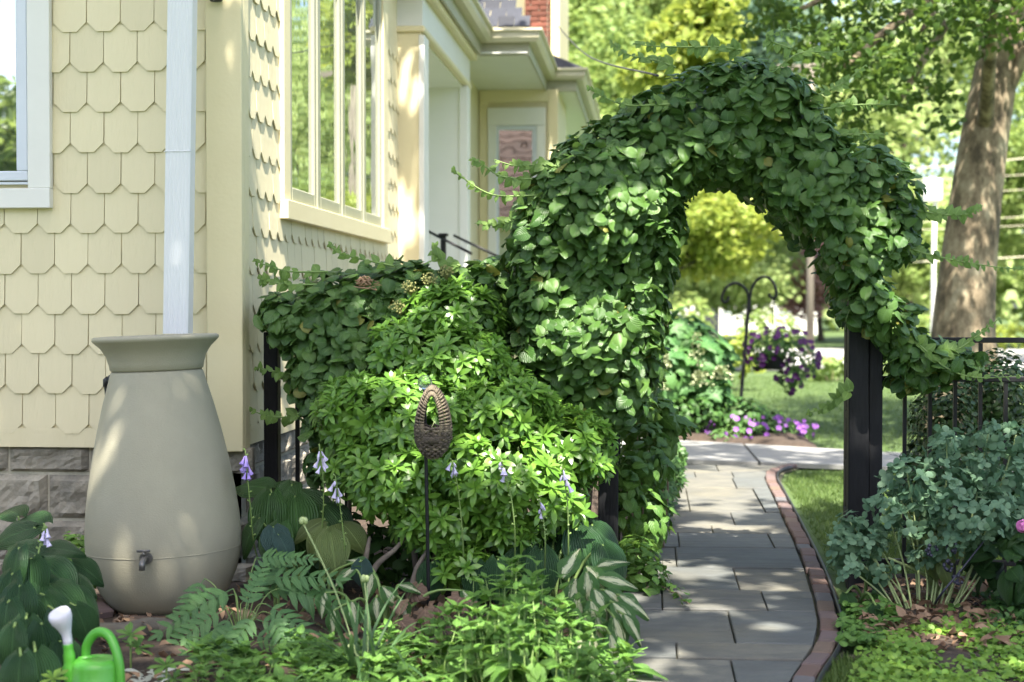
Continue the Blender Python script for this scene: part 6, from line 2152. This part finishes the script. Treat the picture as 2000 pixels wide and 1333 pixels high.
# utility pole, wires, lamp, far house
up0 = on_z(1582, 695)
pole = thing('utility_pole', 'thin wooden utility pole beside the plum tree', 'pole', (up0.x, up0.y, 0))
MB().tube([(0, 0, 0), (0, 0, 3), (0.0, 0, 8.5)], [0.11, 0.10, 0.085], 12).build('shaft', 'pole_wood', pole)
MB().box((-0.9, -0.06, 7.6), (0.9, 0.06, 7.75), 0.01).build('crossarm', 'pole_wood', pole)
lp_ = at(1822, 640, 33)
lamp = thing('street_lamp', 'white street lamp half hidden by the vine beside the trunk', 'lamp', (lp_.x, lp_.y, 0))
world_part(MB().tube([(lp_.x, lp_.y, 0), at(1824, 480, 33), at(1828, 360, 33)], [0.06, 0.05, 0.04], 10), 'post', 'white_house_paint', lamp)
world_part(MB().box((lp_.x - 0.22, lp_.y - 0.15, at(1824, 395, 33).z), (lp_.x + 0.16, lp_.y + 0.15, at(1824, 350, 33).z), 0.04), 'lantern', 'white_house_paint', lamp)
for i, (y0, y1, d) in enumerate(((300, 268, 30), (322, 318, 34), (352, 345, 34), (405, 398, 34), (420, 418, 34), (482, 478, 34))):
    a, b_ = at(1780, y0 + 30, d), at(2300, y1 - 20, d)
    o = MB().tube(catmull([a, a.lerp(b_, 0.5) + Vector((0, 0, -0.15)), b_], 6), 0.012 if i in (0, 5) else 0.007, 6).build('overhead_wire', 'gutter_metal')
    tag(o, 'overhead street wire strung behind the sycamore trunk', 'wire', 'street wires behind the sycamore')
a, b_ = at(1090, 52, 17.5), at(1285, 148, 7.5)
tag(MB().tube(catmull([a, a.lerp(b_, 0.5) + Vector((0, 0, -0.12)), b_], 8), 0.006, 6).build('service_cable', 'wire_dark'), 'cable running from the house eave down to the arch', 'cable')

fh = at(1390, 610, 72)
wh = thing('white_house', 'white house across the street glimpsed through the arch', 'house', (fh.x, fh.y, 0))
MB().box((-6, 0, 0), (5, 7, 3.3)).build('wall', 'white_house_paint', wh)
MB().add([(-6.4, -0.5, 3.2), (5.4, -0.5, 3.2), (5.4, 7.5, 3.2), (-6.4, 7.5, 3.2), (-6.4, 3.5, 5.6), (5.4, 3.5, 5.6)], [(0, 1, 5, 4), (2, 3, 4, 5), (1, 2, 5), (3, 0, 4)]).build('roof', 'roof_slate', wh)
for x in (-4.5, -2, 1.0, 3.5):
    w_ = MB().box((x - 0.5, -0.05, 1.0), (x + 0.5, 0.02, 2.4)).build('window', 'window_vinyl', wh)
    MB().box((-0.42, -0.07, 1.08), (0.42, -0.045, 2.32)).build('pane', 'window_glass', w_, (x, 0, 0))
MB().box((-0.6, -0.05, 0.1), (0.35, 0.02, 2.2)).build('door', 'roof_slate', wh)

# neighbour's roof and the shade trees behind the camera: they make the reflections and the dappled light
nb = thing('neighbour_house', 'brown-roofed neighbouring house mirrored in the window panes', 'house', (-6.5, -16, 0))
for x0_, x1_, zr_ in ((-9.0, 2.2, 4.7), (2.6, 15.0, 8.0)):
    MB().box((x0_ + 0.3, -3, 0), (x1_ - 0.3, 3, 2.9 if zr_ < 6 else 4.2)).build('wall', 'cream_trim', nb)
    ze_ = 2.6 if zr_ < 6 else 3.9
    nr_ = MB().add([(x0_, 3.6, ze_), (x1_, 3.6, ze_), (x1_, -3.6, ze_), (x0_, -3.6, ze_), (x0_, 0, zr_), (x1_, 0, zr_)], [(0, 4, 5, 1), (2, 5, 4, 3), (0, 3, 4), (1, 5, 2)]).build('roof', 'brown_roof', nb)
    for r in range(15):
        t = r / 15
        MB().box((x0_ + .05, -0.15, -0.012), (x1_ - .05, 0.15, 0.02)).build('shingle_course', 'brown_roof', nr_, (0, 3.6 - 3.6 * t, ze_ + 0.05 + (zr_ - ze_) * t)).rotation_euler[0] = -math.atan2(zr_ - ze_, 3.6)



def sh_ell(x, y, z, r, h):
    return ((x, y, z), (r, r, h))


def shade_target(x, y, z, H):
    """where, at height H, the sun ray to a place passes"""
    t = (H - z) / SUN_TO.z
    return x + SUN_TO.x * t, y + SUN_TO.y * t


# gaps in the crowns through which the sun reaches the garden
GAPS = [((0.0, 6.95, 1.15), 0.42), ((0.25, 7.0, 0.8), 0.3), ((-0.35, 6.9, 1.1), 0.25), ((-2.36, 6.25, 0.75), 0.13), ((-2.2, 6.2, 0.5), 0.1), ((-0.98, 6.6, 0.8), 0.2), ((0.35, 8.9, 0), 0.35), ((0.5, 9.8, 0), 0.25), ((0.2, 6.6, 0), 0.16), ((0.5, 6.2, 0), 0.14), ((0.1, 5.7, 0), 0.13), ((1.1, 6.4, 0.75), 0.14), ((1.45, 5.4, 0.05), 0.32), ((-0.2, 5.2, 0.2), 0.16), ((-0.9, 5.2, 0.15), 0.14), ((0.95, 7.1, 1.2), 0.2), ((-0.6, 6.4, 0.65), 0.3), ((-0.2, 6.4, 0.55), 0.25), ((-0.1, 5.2, 0.3), 0.28), ((-0.55, 5.1, 0.2), 0.2), ((-0.95, 6.9, 1.1), 0.15), ((1.1, 5.95, 0), 0.15), ((-1.0, 6.4, 0.5), 0.15), ((-0.3, 6.4, 0.45), 0.2)]
GAPS += [((XB, y_, z_), 0.42) for y_ in np.arange(8.0, 10.8, 0.5) for z_ in (1.4, 2.2, 3.0, 3.8)]
SH = []
for (x, y, z, H, r) in ((-2.6, 6.8, 1.5, 7.5, 1.3), (-1.9, 6.4, 0.8, 8.5, 1.2), (-3.4, 6.6, 1.5, 8.0, 1.3), (-1.0, 6.5, 0.4, 7.0, 1.0), (-0.2, 5.6, 0.3, 7.5, 1.2), (0.6, 6.0, 0.0, 8.0, 1.2), (1.5, 6.2, 0.3, 7.5, 1.2), (2.5, 6.6, 0.5, 7.8, 1.2), (0.9, 7.2, 2.0, 7.5, 1.1), (1.6, 7.2, 1.6, 8.2, 0.9), (0.2, 7.2, 2.1, 8.6, 0.8), (-1.5, 7.2, 0.9, 6.8, 0.8), (0.3, 8.0, 0.0, 9.0, 1.1), (0.7, 9.6, 0.0, 9.0, 1.1), (-2.0, 5.4, 0.0, 8.0, 1.3), (1.4, 5.3, 0.0, 9.0, 1.0), (2.2, 9.4, 0.0, 9.2, 1.3), (0.4, 13.3, 0, 10.5, 1.0), (1.7, 12.7, 0, 10.8, 1.1), (3.0, 12.6, 0, 10.5, 1.1), (1.6, 17.0, 0, 10.5, 1.2), (4.2, 16.0, 0, 10.5, 1.3), (3.2, 20.5, 0, 11, 1.4), (0.4, 16.5, 0.8, 10.5, 0.9), (-2.4, 7.0, 2.3, 7.2, 0.9), (-3.1, 7.0, 2.0, 8.8, 1.0), (-2.2, 7.0, 1.3, 9.0, 0.9), (-1.8, 11.8, 2.4, 8.6, 0.8), (-1.5, 14.6, 2.2, 9.2, 0.8), (-1.3, 17.2, 2.6, 9.6, 1.0)):
    hx, hy = shade_target(x, y, z, H)
    SH.append(sh_ell(hx, hy, H, r, r * 0.7))
tree('shade_tree', 'tall shade tree beside the garden whose leaves dapple the light', (-6.5, 0.6, 0), 8.5, 0.3, SH[:9] + SH[24:], 9600, (0.10, 0.17), 'shade_leaf', 'bark_grey', SYL, seed=80, clump=0.6, gaps=GAPS)
tree('shade_tree', 'second shade tree overhanging the path', (3.8, -1.5, 0), 8.5, 0.3, SH[9:17], 3600, (0.10, 0.17), 'shade_leaf', 'bark_grey', SYL, seed=81, clump=0.6, gaps=GAPS)
tree('shade_tree', 'tree by the neighbouring house mirrored in the front window', (-9.5, -9.0, 0), 3.5, 0.16, [sh_ell(-9.4, -9, 3.7, 1.0, 0.8), sh_ell(-10.6, -9.5, 3.9, 1.2, 0.9), sh_ell(-8.2, -9, 3.4, 0.9, 0.8)], 3500, (0.12, 0.2), 'tree_leaf', 'bark_dark', TLEAF, seed=82, clump=0.5)

# far wood closing the view
rg = np.random.default_rng(5)
n_ = 42000
X = rg.uniform(-45, 75, n_); Y = 88 + rg.normal(size=n_) * 4
top = 9 + 3.5 * np.array([mnoise.fractal(Vector((x * 0.11, 3.1, 0)), 0.8, 2.1, 4) for x in X])
Z = np.abs(top) * rg.random(n_) ** 0.7
me = scatter_mesh('far_wood', TLEAF, frames(np.column_stack([X, Y, Z]), rg.normal(size=(n_, 3)) * .7 + (0, -.4, .8), rg.normal(size=(n_, 3)), rg.uniform(0.45, 0.8, n_)))
tag(link('far_wood', me, 'pale_tree_leaf'), 'pale wood closing the view beyond the street', kind='stuff')

tree('shade_tree', 'tall tree beside the garden shading the concrete walk and lawn', (6.0, 3.0, 0), 10.5, 0.3, SH[17:24], 4200, (0.10, 0.17), 'shade_leaf', 'bark_grey', SYL, seed=83, clump=0.6, gaps=GAPS)
